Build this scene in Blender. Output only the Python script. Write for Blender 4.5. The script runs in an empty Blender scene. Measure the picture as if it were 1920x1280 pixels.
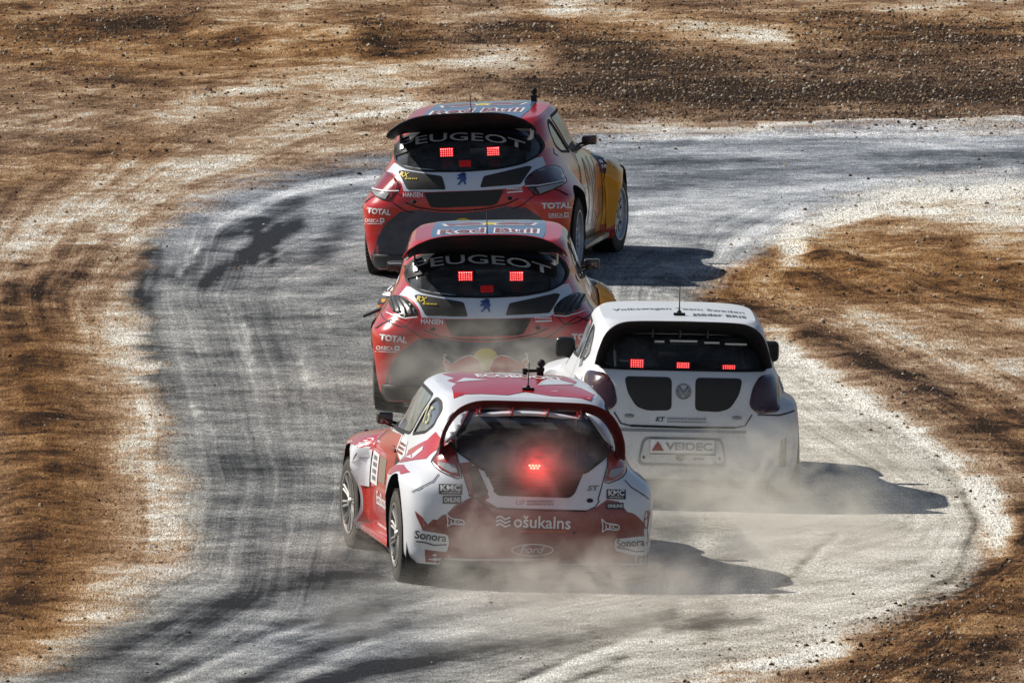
import bpy, bmesh, math, random
import numpy as np
from mathutils import Vector, Matrix, noise as mnoise
from mathutils.bvhtree import BVHTree
random.seed(7); np.random.seed(7)
SC = bpy.context.scene
COL = SC.collection
R = math.radians

# ------------------------------------------------------------------ camera, sky, sun, exposure
FPX, CAMH, ALPHA = 37800.0, 13.5, R(4.8335)
cam_d = bpy.data.cameras.new('camera'); cam = bpy.data.objects.new('camera', cam_d); COL.objects.link(cam)
cam_d.sensor_width = 36.0; cam_d.lens = FPX / 1920 * 36.0
cam_d.clip_start = 1.0; cam_d.clip_end = 5000.0
cam.location = (0, 0, CAMH); cam.rotation_euler = (math.pi / 2 - ALPHA, 0, 0)
SC.camera = cam
SUN_EL, SUN_AZ = R(40), R(-65)          # azimuth from +Y (away), negative = left
w = bpy.data.worlds.new('World'); SC.world = w; w.use_nodes = True
nt = w.node_tree
sky = nt.nodes.new('ShaderNodeTexSky'); sky.sky_type = 'NISHITA'; sky.sun_disc = False
sky.sun_elevation = SUN_EL; sky.sun_rotation = SUN_AZ
bg = nt.nodes['Background']; bg.inputs['Strength'].default_value = 0.06
nt.links.new(sky.outputs[0], bg.inputs['Color'])
sd = bpy.data.lights.new('sun', 'SUN'); sd.energy = 5.0; sd.angle = R(0.55); sd.color = (1, .95, .87)
so = bpy.data.objects.new('sun', sd); COL.objects.link(so)
sdir = Vector((math.sin(SUN_AZ) * math.cos(SUN_EL), math.cos(SUN_AZ) * math.cos(SUN_EL), math.sin(SUN_EL)))
so.rotation_euler = sdir.to_track_quat('Z', 'Y').to_euler(); so.location = (-30, 150, 40)
SC.view_settings.view_transform = 'Standard'; SC.view_settings.look = 'None'
SC.view_settings.exposure = 0.14; SC.view_settings.gamma = 1.0
SC.cycles.use_denoising = True
SC.cycles.max_bounces = 8; SC.cycles.transparent_max_bounces = 16; SC.cycles.volume_bounces = 1
SC.cycles.volume_step_rate = 1.0; SC.cycles.volume_max_steps = 256
SC.cycles.caustics_reflective = False; SC.cycles.caustics_refractive = False
SC.cycles.sample_clamp_indirect = 4.0

CO = Vector((0, 0, CAMH))
C_F = Vector((0, math.cos(ALPHA), -math.sin(ALPHA))); C_U = Vector((0, math.sin(ALPHA), math.cos(ALPHA)))
def px_ray(x, y): return C_F + Vector(((x - 960) / FPX, 0, 0)) - C_U * ((y - 640) / FPX)
def ground_at(x, y):
    d = px_ray(x, y); t = -CAMH / d.z
    return CO + d * t

# ------------------------------------------------------------------ materials
def mat(name):
    m = bpy.data.materials.new(name); m.use_nodes = True
    return m, m.node_tree, m.node_tree.nodes['Principled BSDF']
def N(t, typ, **kw):
    n = t.nodes.new(typ)
    for k, v in kw.items():
        if k.startswith('i_'):
            key = k[2:]; key = int(key) if key.isdigit() else key.replace('_', ' ')
            n.inputs[key].default_value = v
        else: setattr(n, k, v)
    return n
def L(t, a, b): t.links.new(a, b)
def ramp(t, fac, stops, interp='LINEAR'):
    n = t.nodes.new('ShaderNodeValToRGB'); cr = n.color_ramp; cr.interpolation = interp
    while len(cr.elements) < len(stops): cr.elements.new(.5)
    for e, (p, c) in zip(cr.elements, stops):
        e.position = p; e.color = (c, c, c, 1) if not hasattr(c, '__len__') else (*c, 1)
    if fac is not None: L(t, fac, n.inputs[0])
    return n
def mixc(t, fac, a, b):
    n = t.nodes.new('ShaderNodeMix'); n.data_type = 'RGBA'
    for i, v in ((0, fac), (6, a), (7, b)):
        if hasattr(v, 'is_linked') or hasattr(v, 'links'): L(t, v, n.inputs[i])
        else: n.inputs[i].default_value = v if not hasattr(v, '__len__') else (*v, 1)
    return n.outputs[2]
def math_(t, op, a, b=0.5, clamp=False):
    n = t.nodes.new('ShaderNodeMath'); n.operation = op; n.use_clamp = clamp
    for i, v in ((0, a), (1, b)):
        if hasattr(v, 'links'): L(t, v, n.inputs[i])
        else: n.inputs[i].default_value = v
    return n.outputs[0]

DUST = (.33, .29, .22)
def paint(name, col, rough=.28, coat=.6, metal=0.0, dust=.35, spec=.5):
    """car paint under a film of track dust (speckle and low smear, fixed to the panel)"""
    m, t, b = mat(name)
    tc = N(t, 'ShaderNodeTexCoord')
    n1 = N(t, 'ShaderNodeTexNoise', i_Scale=3.5, i_Detail=6.0, i_Roughness=.65); L(t, tc.outputs['Object'], n1.inputs['Vector'])
    n2 = N(t, 'ShaderNodeTexNoise', i_Scale=42.0, i_Detail=4.0, i_Roughness=.7); L(t, tc.outputs['Object'], n2.inputs['Vector'])
    sep = N(t, 'ShaderNodeSeparateXYZ'); L(t, tc.outputs['Object'], sep.inputs[0])
    low = ramp(t, sep.outputs['Z'], [(.12, 1.0), (.62, .45), (.95, .12)]).outputs[0]
    a = ramp(t, n1.outputs['Fac'], [(.36, 0.15), (.68, 1.0)]).outputs[0]
    s = ramp(t, n2.outputs['Fac'], [(.5, .35), (.66, 1.0)]).outputs[0]
    f = math_(t, 'MULTIPLY', math_(t, 'MULTIPLY', a, s), math_(t, 'MULTIPLY', low, dust * 1.5), True)
    c = mixc(t, f, col, DUST)
    L(t, c, b.inputs['Base Color'])
    rr = math_(t, 'ADD', math_(t, 'MULTIPLY', f, .6), rough, True); L(t, rr, b.inputs['Roughness'])
    b.inputs['Metallic'].default_value = metal
    b.inputs['Specular IOR Level'].default_value = spec
    b.inputs['Coat Weight'].default_value = coat; b.inputs['Coat Roughness'].default_value = .08
    return m
def plain(name, col, rough=.6, metal=0.0, spec=.4, nscale=30.0, var=.25):
    m, t, b = mat(name)
    tc = N(t, 'ShaderNodeTexCoord'); n = N(t, 'ShaderNodeTexNoise', i_Scale=nscale, i_Detail=4.0); L(t, tc.outputs['Object'], n.inputs['Vector'])
    c = mixc(t, n.outputs['Fac'], [x * (1 - var) for x in col], [min(1, x * (1 + var)) for x in col])
    L(t, c, b.inputs['Base Color'])
    b.inputs['Roughness'].default_value = rough; b.inputs['Metallic'].default_value = metal
    b.inputs['Specular IOR Level'].default_value = spec
    return m
def glass(name, tint, gloss=.10, dusty=.12):
    m, t, b = mat(name); t.nodes.remove(b)
    out = t.nodes['Material Output']
    tr = N(t, 'ShaderNodeBsdfTransparent'); tr.inputs[0].default_value = (*tint, 1)
    gl = N(t, 'ShaderNodeBsdfGlossy'); gl.inputs['Roughness'].default_value = .04; gl.inputs[0].default_value = (.9, .95, 1, 1)
    df = N(t, 'ShaderNodeBsdfDiffuse'); df.inputs[0].default_value = (.42, .45, .48, 1)  # dust film, its colour turned blue-grey to suggest sky reflected in the pane
    fr = N(t, 'ShaderNodeFresnel'); fr.inputs[0].default_value = 1.45
    mx = N(t, 'ShaderNodeMixShader'); L(t, math_(t, 'ADD', fr.outputs[0], gloss, True), mx.inputs[0])
    L(t, tr.outputs[0], mx.inputs[1]); L(t, gl.outputs[0], mx.inputs[2])
    tc = N(t, 'ShaderNodeTexCoord'); n = N(t, 'ShaderNodeTexNoise', i_Scale=5.0, i_Detail=5.0, i_Roughness=.65); L(t, tc.outputs['Object'], n.inputs['Vector'])
    d = ramp(t, n.outputs['Fac'], [(.35, .25 * dusty), (.72, dusty * 1.6)]).outputs[0]
    m2 = N(t, 'ShaderNodeMixShader'); L(t, d, m2.inputs[0]); L(t, mx.outputs[0], m2.inputs[1]); L(t, df.outputs[0], m2.inputs[2])
    L(t, m2.outputs[0], out.inputs['Surface'])
    return m
def emit(name, col, strength, base=(.05, .005, .005)):
    m, t, b = mat(name)
    b.inputs['Base Color'].default_value = (*base, 1)
    b.inputs['Emission Color'].default_value = (*col, 1); b.inputs['Emission Strength'].default_value = strength
    return m

M = {}
M['red'] = paint('red_paint', (.55, .014, .014), rough=.22, coat=.8, dust=.22)
M['deepred'] = paint('deep_red_paint', (.24, .012, .012), dust=.55)
M['white'] = paint('white_paint', (.74, .76, .80), dust=.30, coat=.5)
M['dirtywhite'] = paint('dusty_white_paint', (.66, .68, .71), rough=.4, coat=.25, dust=.8)
M['silver'] = paint('silver_grey_paint', (.62, .67, .75), rough=.32, dust=.25)
M['navy'] = paint('navy_paint', (.018, .026, .055), rough=.38, dust=.20)
M['roofblue'] = paint('roof_blue_paint', (.10, .16, .27), rough=.25, dust=.12)
M['yellow'] = paint('yellow_paint', (.85, .38, .008), dust=.12)
M['orange'] = paint('orange_paint', (.62, .12, .012), dust=.28)
M['chrome'] = paint('mirror_wrap', (.30, .31, .33), rough=.16, metal=.75, dust=.35)
M['black'] = paint('black_carbon', (.012, .012, .014), rough=.36, coat=.3, dust=.22)
M['mesh'] = plain('radiator_mesh', (.030, .029, .027), rough=.75, nscale=160, var=.8)
M['rubber'] = plain('tyre_rubber', (.022, .021, .020), rough=.85, nscale=25, var=.5)
M['tyredust'] = plain('dusty_tyre_wall', (.075, .068, .058), rough=.95, nscale=12, var=.5)
M['rimw'] = plain('pale_rim', (.40, .43, .48), rough=.4, metal=.2, nscale=14, var=.25)
M['rimd'] = plain('bright_alloy_rim', (.34, .33, .31), rough=.45, metal=.45, nscale=14, var=.3)
M['steel'] = plain('steel', (.32, .31, .30), rough=.45, metal=.8)
M['gap'] = plain('panel_gap_black', (.008, .008, .009), rough=.7)
M['inner'] = plain('cabin_black', (.022, .022, .024), rough=.8)
M['cage'] = plain('roll_cage_grey', (.13, .13, .14), rough=.5)
M['inkw'] = paint('white_print', (.80, .80, .80), rough=.4, coat=.2, dust=.15)
M['inkk'] = paint('black_print', (.018, .020, .026), rough=.4, coat=.2, dust=.12)
M['inks'] = paint('silver_print', (.66, .67, .68), rough=.35, coat=.2, dust=.12)
M['inky'] = paint('yellow_print', (.66, .50, .02), rough=.4, coat=.2, dust=.12)
M['paley'] = paint('pale_yellow_print', (.55, .50, .25), rough=.5, coat=.1, dust=.2)
M['inkg'] = paint('grey_print', (.22, .23, .25), rough=.5, coat=.2, dust=.2)
M['inkb'] = paint('blue_print', (.03, .08, .26), rough=.4, coat=.2, dust=.2)
M['dirt'] = plain('caked_dust', (.24, .20, .15), rough=1.0, nscale=60)
M['glassr'] = glass('dark_rear_glass', (.22, .22, .23), .05, .13)
M['glasss'] = glass('clear_side_glass', (.72, .76, .78), .26, .30)
M['glassw'] = glass('windscreen_glass', (.8, .85, .86), .08, .12)
M['lensr'] = paint('red_lamp_lens', (.30, .008, .012), rough=.12, coat=1.0, dust=.14)
M['lensd'] = paint('dark_red_lamp_lens', (.045, .008, .010), rough=.12, coat=1.0, dust=.22)
M['lensc'] = paint('clear_lamp_lens', (.30, .31, .32), rough=.12, coat=1.0, dust=.3)
M['led'] = emit('red_led', (1, .10, .09), 16.0)
M['ledhot'] = emit('hot_red_led', (1, .28, .16), 26.0)
M['ledpanel'] = emit('red_led_panel', (1, .004, .012), 1.5)
M['mattblack'] = paint('matt_black_carbon', (.010, .010, .012), rough=.55, coat=0.0, dust=.2, spec=.25)
M['shadedred'] = paint('shaded_red_paint', (.10, .008, .008), rough=.6, coat=0.0, dust=.35, spec=.25)  # arched wing's red, with shade darkened into the base colour besides the dust
M['ledpanel_off'] = emit('dim_red_led_panel', (1, .012, .012), .55)
# ------------------------------------------------------------------ mesh helpers
def link(name, me, m, parent=None, mx=None, smooth=True):
    o = bpy.data.objects.new(name, me); COL.objects.link(o)
    if m is not None and len(me.materials) == 0:
        for k in (m if isinstance(m, (list, tuple)) else [m]): me.materials.append(k)
    if parent is not None: o.parent = parent
    if mx is not None: o.matrix_local = mx
    if smooth and len(me.polygons): me.polygons.foreach_set('use_smooth', [True] * len(me.polygons))
    return o
def bm_mesh(bm, name='mesh'):
    me = bpy.data.meshes.new(name); bm.to_mesh(me); bm.free(); return me
def sharpen(me, ang=35):
    bm = bmesh.new(); bm.from_mesh(me)
    for e in bm.edges:
        if len(e.link_faces) == 2 and e.calc_face_angle(0) > R(ang): e.smooth = False
    bm.to_mesh(me); bm.free(); return me
def bx(bm, c, s, rot=None):
    g = bmesh.ops.create_cube(bm, size=1.0)
    m4 = Matrix.Translation(c) @ (rot if rot is not None else Matrix.Identity(4)) @ Matrix.Diagonal((*s, 1))
    bmesh.ops.transform(bm, matrix=m4, verts=g['verts']); return g['verts']
def bevel_all(bm, w, seg=2):
    bmesh.ops.bevel(bm, geom=list(bm.edges), offset=w, segments=seg, affect='EDGES', profile=.6, clamp_overlap=True)
def tube(bm, pts, r, seg=8, caps=True):
    pts = [Vector(p) for p in pts]; rings = []
    for i, p in enumerate(pts):
        d = (pts[min(i + 1, len(pts) - 1)] - pts[max(i - 1, 0)]).normalized()
        u = d.cross(Vector((0, 0, 1)) if abs(d.z) < .95 else Vector((1, 0, 0))).normalized(); v = d.cross(u)
        rr = r[i] if hasattr(r, '__len__') else r
        rings.append([bm.verts.new(p + (u * math.cos(a) + v * math.sin(a)) * rr) for a in [2 * math.pi * k / seg for k in range(seg)]])
    for a, b in zip(rings, rings[1:]):
        for k in range(seg): bm.faces.new((a[k], a[(k + 1) % seg], b[(k + 1) % seg], b[k]))
    if caps: bm.faces.new(rings[0][::-1]); bm.faces.new(rings[-1])
def lathe_x(bm, prof, seg=40):
    """revolve (x, r) profile round the x axis"""
    rings = [[bm.verts.new((x, r * math.cos(2 * math.pi * k / seg), r * math.sin(2 * math.pi * k / seg))) for k in range(seg)] for x, r in prof]
    for a, b in zip(rings, rings[1:]):
        for k in range(seg): bm.faces.new((a[k], a[(k + 1) % seg], b[(k + 1) % seg], b[k]))
    return rings
def catmull(P, m):
    P = np.asarray(P, float); n = len(P); out = []
    T = np.zeros_like(P)
    d = P[1:] - P[:-1]
    for i in range(1, n - 1):                       # monotone tangents
        a, b = d[i - 1], d[i]
        T[i] = np.where(a * b > 0, 2 * a * b / (a + b + 1e-12 * np.sign(a + b + 1e-30)), 0)
    T[0] = d[0]; T[-1] = d[-1]
    for i in range(n - 1):
        for k in range(m):
            s = k / m; h00 = 2*s**3-3*s*s+1; h10 = s**3-2*s*s+s; h01 = -2*s**3+3*s*s; h11 = s**3-s*s
            out.append(h00*P[i] + h10*T[i] + h01*P[i+1] + h11*T[i+1])
    out.append(P[-1]); return np.array(out)
def sstep(a, b, x):
    t = np.clip((x - a) / (b - a), 0, 1); return t * t * (3 - 2 * t)

def loft_body(levels, K=84, m=5, LR=1.3, crown=.026, flare=None, inset=0.0):
    """stack of plan outlines (z, tilt, y_rear, y_front, half width, rear exponent, front exponent), closed by a crowned roof"""
    T = catmull(levels, m); rings = []
    def outline(yr, yf, w, nr, nf):
        lr = min(LR, (yf - yr) * .5); ym = yr + lr; lf = yf - ym
        th = np.linspace(0, math.pi, 1201); pts = []
        s, c = np.sin(th), -np.cos(th)               # starts at the rear centre
        x = np.where(c < 0, w * np.abs(s) ** (2 / nr), w * np.abs(s) ** (2 / nf))
        y = np.where(c < 0, ym - lr * np.abs(c) ** (2 / nr), ym + lf * np.abs(c) ** (2 / nf))
        ds = np.r_[0, np.cumsum(np.hypot(np.diff(x), np.diff(y)))]
        u = np.linspace(0, ds[-1], K + 1)
        return np.interp(u, ds, x), np.interp(u, ds, y)
    def ring(z, tilt, x, y):
        zz = z + tilt * y
        if flare is not None:
            x = x + flare(y, zz) * sstep(.60, .92, x / max(x.max(), 1e-6))
        return np.c_[x, y, zz]
    for z, tilt, yr, yf, w, nr, nf in T:
        x, y = outline(yr + inset, yf - inset, w - inset, nr, nf); rings.append(ring(z, tilt, x, y))
    z, tilt, yr, yf, w, nr, nf = T[-1]
    x, y = outline(yr + inset, yf - inset, w - inset, nr, nf); yc = .5 * (yr + yf)
    for s in (.93, .84, .72, .56, .38, .2):
        rings.append(np.c_[x * s, yc + (y - yc) * s, z + tilt * (yc + (y - yc) * s) + crown * (1 - s * s)])
    bm = bmesh.new(); vr = []
    for r in rings:
        r = r.copy(); r[0, 0] = 0; r[-1, 0] = 0
        right = [bm.verts.new(p) for p in r]
        left = [bm.verts.new((-p[0], p[1], p[2])) for p in r[1:-1]]
        vr.append(right + left[::-1])
    n = len(vr[0])
    for a, b in zip(vr, vr[1:]):
        for k in range(n): bm.faces.new((a[k], a[(k + 1) % n], b[(k + 1) % n], b[k]))
    ct = bm.verts.new((0, yc, z + tilt * yc + crown))
    for k in range(n): bm.faces.new((vr[-1][k], vr[-1][(k + 1) % n], ct))
    cb = bm.verts.new((0, 1.2, rings[0][:, 2].mean()))
    for k in range(n): bm.faces.new((vr[0][(k + 1) % n], vr[0][k], cb))
    bmesh.ops.recalc_face_normals(bm, faces=bm.faces)
    return bm
def prism(poly, axis, a, b):
    """closed prism over a 2-D polygon; axis 'x': poly is (y,z); axis 'y': poly is (x,z)"""
    bm = bmesh.new()
    f = (lambda p, q: (q, p[0], p[1])) if axis == 'x' else (lambda p, q: (p[0], q, p[1]))
    A = [bm.verts.new(f(p, a)) for p in poly]; B = [bm.verts.new(f(p, b)) for p in poly]
    bm.faces.new(A); bm.faces.new(B[::-1]); n = len(poly)
    for k in range(n): bm.faces.new((A[k], B[k], B[(k + 1) % n], A[(k + 1) % n]))
    bmesh.ops.recalc_face_normals(bm, faces=bm.faces); return bm
def smooth_poly(pts, m=4):
    """closed smooth curve through the points"""
    P = np.array(pts, float); n = len(P); out = []
    for i in range(n):
        p0, p1, p2, p3 = P[i - 1], P[i], P[(i + 1) % n], P[(i + 2) % n]
        for k in range(m):
            s = k / m
            out.append(.5 * ((2*p1) + (-p0+p2)*s + (2*p0-5*p1+4*p2-p3)*s*s + (-p0+3*p1-3*p2+p3)*s**3))
    return [tuple(p) for p in out]
def round_poly(pts, r=.03, m=4):
    """polygon with rounded corners"""
    P = [Vector((p[0], p[1])) for p in pts]; out = []; n = len(P)
    for i in range(n):
        a, b, c = P[i - 1], P[i], P[(i + 1) % n]
        u = (a - b); v = (c - b); q = min(r, u.length * .45, v.length * .45)
        s, e = b + u.normalized() * q, b + v.normalized() * q
        for k in range(m + 1):
            t = k / m; p = s * (1-t)**2 + b * 2*t*(1-t) + e * t*t; out.append((p.x, p.y))
    return out
def boolean(target, cutters):
    """EXACT difference of bmesh cutters from a mesh object, one by one; a cut that damages the shell is retried a hair aside"""
    for bmx in cutters:
        cme = bm_mesh(bmx); cme.materials.append(M['inner'])
        a0 = sum(p.area for p in target.data.polygons); b0 = [tuple(round(v, 2) for v in c) for c in target.bound_box]
        for k in range(6):
            o = bpy.data.objects.new('cutter', cme); COL.objects.link(o)
            if k: o.location = (.0007 * k, .0043 * k * (-1) ** k, .0027 * k); o.scale = (1 - .0061 * k, 1, 1)
            md = target.modifiers.new('cut', 'BOOLEAN'); md.operation = 'DIFFERENCE'; md.object = o; md.solver = 'EXACT' if k < 5 else 'FAST'; md.material_mode = 'TRANSFER'
            bpy.context.view_layer.update(); dg = bpy.context.evaluated_depsgraph_get(); dg.update()
            me = bpy.data.meshes.new_from_object(target.evaluated_get(dg))
            target.modifiers.clear(); bpy.data.objects.remove(o)
            a1 = sum(p.area for p in me.polygons)
            bm = bmesh.new(); bm.from_mesh(me); bad = sum(1 for e in bm.edges if not e.is_manifold); bm.free()
            if abs(a1 - a0) > 1e-4 and a1 > a0 * .88 and bad < 6: break
        else: print('CUT FAILED', a0, a1, bad)
        old = target.data; target.data = me; bpy.data.meshes.remove(old)
def text2d(s, bold=0.0, shear=0.0, space=1.0):
    """flat text as triangles in a unit box: width kept, height normalised to 1 (cap height)"""
    cu = bpy.data.curves.new('t', 'FONT'); cu.body = s; cu.offset = bold; cu.shear = shear; cu.space_character = space
    cu.resolution_u = 3; cu.fill_mode = 'FRONT'
    o = bpy.data.objects.new('t', cu); COL.objects.link(o)
    dg = bpy.context.evaluated_depsgraph_get(); me = bpy.data.meshes.new_from_object(o.evaluated_get(dg))
    bpy.data.objects.remove(o); bpy.data.curves.remove(cu)
    bm = bmesh.new(); bm.from_mesh(me); bpy.data.meshes.remove(me)
    xs = [v.co.x for v in bm.verts]; ys = [v.co.y for v in bm.verts]
    x0, x1, y0, y1 = min(xs), max(xs), min(ys), max(ys)
    for v in bm.verts: v.co = ((v.co.x - x0) / (x1 - x0), (v.co.y - y0) / (y1 - y0), 0)
    return bm
def poly2d(pts, holes=()):
    bm = bmesh.new()
    es = []
    for ring in [pts, *holes]:
        vs = [bm.verts.new((p[0], p[1], 0)) for p in ring]
        es += [bm.edges.new((vs[i], vs[(i + 1) % len(vs)])) for i in range(len(vs))]
    bmesh.ops.triangle_fill(bm, use_beauty=True, use_dissolve=False, edges=es)
    return bm
def stroke2d(pts, wid, closed=False):
    """ribbon of constant width along a 2-D line"""
    P = [Vector((p[0], p[1])) for p in pts]; n = len(P); bm = bmesh.new(); A = []; B = []
    for i in range(n):
        a = P[(i - 1) % n] if closed else P[max(i - 1, 0)]; b = P[(i + 1) % n] if closed else P[min(i + 1, n - 1)]
        d = (b - a).normalized(); q = Vector((-d.y, d.x)) * wid / 2
        A.append(bm.verts.new((*(P[i] + q), 0))); B.append(bm.verts.new((*(P[i] - q), 0)))
    for i in range(n if closed else n - 1):
        j = (i + 1) % n; bm.faces.new((A[i], A[j], B[j], B[i]))
    return bm
def grid_cut(bm, step):
    for ax in (0, 1):
        lo = min(v.co[ax] for v in bm.verts); hi = max(v.co[ax] for v in bm.verts)
        k = math.ceil(lo / step)
        while k * step < hi:
            no = Vector((1, 0, 0)) if ax == 0 else Vector((0, 1, 0)); co = no * (k * step)
            bmesh.ops.bisect_plane(bm, geom=list(bm.verts) + list(bm.edges) + list(bm.faces), plane_co=co, plane_no=no, dist=1e-6)
            k += 1
def tag(o, label, cat=None, group=None, kind=None):
    if label: o['label'] = label
    if cat: o['category'] = cat
    if group: o['group'] = group
    if kind: o['kind'] = kind
# ------------------------------------------------------------------ ground sheet: bend of a dusty track, painted by material zones
def vnoise(x, y, seed=0):
    """cheap 2-D value noise on arrays"""
    rng = np.random.RandomState(seed); tab = rng.rand(256, 256)
    xi, yi = np.floor(x).astype(int), np.floor(y).astype(int); fx, fy = x - xi, y - yi
    fx = fx * fx * (3 - 2 * fx); fy = fy * fy * (3 - 2 * fy); g = lambda a, b: tab[a % 256, b % 256]
    return (g(xi, yi) * (1 - fx) + g(xi + 1, yi) * fx) * (1 - fy) + (g(xi, yi + 1) * (1 - fx) + g(xi + 1, yi + 1) * fx) * fy
def fbm(x, y, o=4, seed=0):
    v = 0; a = .5
    for k in range(o): v = v + a * vnoise(x * 2 ** k, y * 2 ** k, seed + k); a *= .5
    return v / (1 - .5 ** o)
def axis(lo, hi, step, far0, far1):
    a = list(np.arange(lo, hi + 1e-6, step)); s = step; x = lo
    left = []
    while x > far0: s *= 1.5; x -= s; left.append(max(x, far0))
    s = step; x = a[-1]; right = []
    while x < far1: s *= 1.5; x += s; right.append(min(x, far1))
    return np.array(left[::-1] + a + right)
GX, GY = axis(-6.5, 6.5, .05, -600, 600), axis(132.0, 205.0, .17, -40, 1500)
gx, gy = np.meshgrid(GX, GY); gx, gy = gx.ravel(), gy.ravel()
yc_ = np.maximum(gy, 40.0)
dep = yc_ * math.cos(ALPHA) + CAMH * math.sin(ALPHA)
PX = 960 + FPX * gx / dep; PY = 640 + FPX * (CAMH * math.cos(ALPHA) - yc_ * math.sin(ALPHA)) / dep
warp = (fbm(gx * 1.1, gy * 1.1, 4, 11) - .5)
warp2 = (fbm(gx * 3.1, gy * 2.2, 3, 31) - .5)
QX, QY = PX + 60 * warp + 16 * warp2, PY + 26 * (fbm(gx * .9, gy * .9, 4, 21) - .5) * 1.6
def polydist(poly, x, y, closed=False):
    """distance to a pixel polyline with arc length and signed offset"""
    P = np.array(poly, float); best = np.full(x.shape, 1e9); arc = np.zeros(x.shape); side = np.zeros(x.shape); L0 = 0
    n = len(P) if closed else len(P) - 1
    for i in range(n):
        a, b = P[i], P[(i + 1) % len(P)]; d = b - a; l = np.hypot(*d)
        t = np.clip(((x - a[0]) * d[0] + (y - a[1]) * d[1]) / (l * l), 0, 1)
        ex, ey = x - a[0] - t * d[0], y - a[1] - t * d[1]; e = np.hypot(ex, ey); m = e < best
        best = np.where(m, e, best); arc = np.where(m, L0 + t * l, arc); side = np.where(m, np.sign(d[0] * ey - d[1] * ex) * e, side); L0 += l
    return best, arc, side
def inside(poly, x, y):
    P = np.array(poly, float); r = np.zeros(x.shape, bool); j = len(P) - 1
    for i in range(len(P)):
        c = ((P[i, 1] > y) != (P[j, 1] > y)) & (x < (P[j, 0] - P[i, 0]) * (y - P[i, 1]) / (P[j, 1] - P[i, 1] + 1e-12) + P[i, 0]); r ^= c; j = i
    return r
OUTER = [(-900, 1500), (-300, 1400), (0, 1275), (150, 1200), (280, 1120), (345, 1040), (345, 950), (318, 850), (285, 760), (262, 660), (255, 560), (258, 490), (285, 430), (350, 380), (450, 345), (600, 315), (720, 290), (950, 262), (1130, 246), (1400, 237), (1920, 227), (3600, 205)]
INNER = [(3600, 330), (1920, 332), (1700, 352), (1560, 392), (1460, 445), (1380, 500), (1300, 548), (1330, 600), (1450, 640), (1560, 715), (1680, 800), (1790, 890), (1850, 975), (1845, 1050), (1790, 1110), (1650, 1165), (1480, 1215), (1330, 1262), (1200, 1330), (900, 1500)]
TRACKP = OUTER + INNER
def track_sd(x, y):
    d = polydist(TRACKP, x, y, True)[0]; return np.where(inside(TRACKP, x, y), d, -d)
sd_px = track_sd(QX, QY)
track = sstep(-60, 62, sd_px + 26 * warp2 + 20 * warp)
# zone strokes: + pale dust, - brown earth (pixel lines laid on the ground, width in pixels)
STROKES = [
 ([(-50, 470), (180, 400), (350, 330), (560, 250), (760, 195)], 42, .50), ([(300, 215), (520, 160), (700, 130), (1000, 105)], 26, .50),
 ([(420, 45), (640, 60)], 22, .55), ([(560, 20), (500, 120)], 30, .25), ([(1050, 18), (1250, 45), (1470, 70)], 20, .60), ([(1500, 12), (1700, 22), (1930, 30)], 10, .35),
 ([(0, 130), (120, 130), (300, 165)], 24, -.35), ([(0, 60), (450, 70), (760, 60)], 34, -.50), ([(200, 40), (380, 30)], 26, -.4),
 ([(560, 250), (900, 215), (1200, 205)], 16, -.30), ([(700, 90), (1000, 70), (1200, 100)], 26, -.45), ([(1100, 120), (1500, 150), (2000, 130)], 60, -.75), ([(900, 60), (1050, 60)], 20, -.35), ([(1500, 40), (2000, 60)], 26, -.55),
 ([(0, 270), (260, 255), (560, 265)], 20, -.45), ([(150, 300), (420, 280)], 16, -.3), ([(1000, 170), (1500, 190), (2000, 190)], 34, -.65),
 ([(-60, 380), (120, 330)], 36, -.25), ([(0, 560), (150, 520), (230, 470)], 22, -.55), ([(60, 500), (200, 450)], 14, -.3),
 ([(40, 640), (60, 760), (80, 900), (60, 1050), (20, 1150)], 95, -.60), ([(160, 780), (190, 900), (180, 1010)], 40, -.2), ([(-100, 1180), (60, 1140)], 40, -.4),
 ([(250, 640), (290, 760), (250, 850), (330, 950), (300, 1060), (190, 1160), (40, 1240)], 50, .50), ([(210, 560), (180, 640)], 60, .25), ([(250, 470), (200, 430)], 60, .35),
 ([(1420, 232), (2000, 221)], 7, 1.2), ([(1000, 250), (1420, 236)], 9, .6), ([(1480, 455), (1560, 400), (1700, 362), (1950, 345)], 30, 1.15), ([(1700, 400), (1950, 400)], 30, .55), ([(1850, 450), (1950, 430)], 30, .5),
 ([(1400, 470), (1480, 500), (1600, 545), (1760, 560), (1960, 540)], 30, -.40), ([(1330, 570), (1440, 590), (1560, 640), (1700, 720), (1850, 800), (1990, 860)], 40, -.65), ([(1540, 470), (1640, 510)], 18, -.7), ([(1600, 430), (1800, 470)], 26, -.35), ([(1760, 610), (1960, 640)], 40, .15),
 ([(1760, 520), (1900, 490)], 20, -.5), ([(1620, 600), (1760, 660), (1900, 700)], 26, .35),
 ([(1460, 650), (1590, 745), (1720, 840), (1820, 920), (1880, 1000)], 34, 1.25), ([(1900, 780), (1960, 800)], 30, -.4), ([(1960, 900), (1960, 1000)], 50, -.6),
 ([(1990, 1030), (1850, 1150), (1700, 1230), (1640, 1300)], 105, -.60), ([(1420, 1240), (1560, 1195)], 34, 1.1), ([(1300, 1275), (1380, 1255)], 26, .5), ([(1800, 1185), (1960, 1165)], 14, .4), ([(1450, 1290), (1520, 1265)], 16, -.4), ([(1680, 1120), (1820, 1105)], 24, -.3),
]
bias = np.zeros(gx.shape)
for pl_, wd, val in STROKES:
    d = polydist(pl_, QX, QY)[0]; bias += (1.45 * val if val > 0 else val) * np.exp(-(d / wd) ** 2) * (.45 + 1.1 * fbm(gx * 1.6, gy * 1.1, 3, 91))
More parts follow.
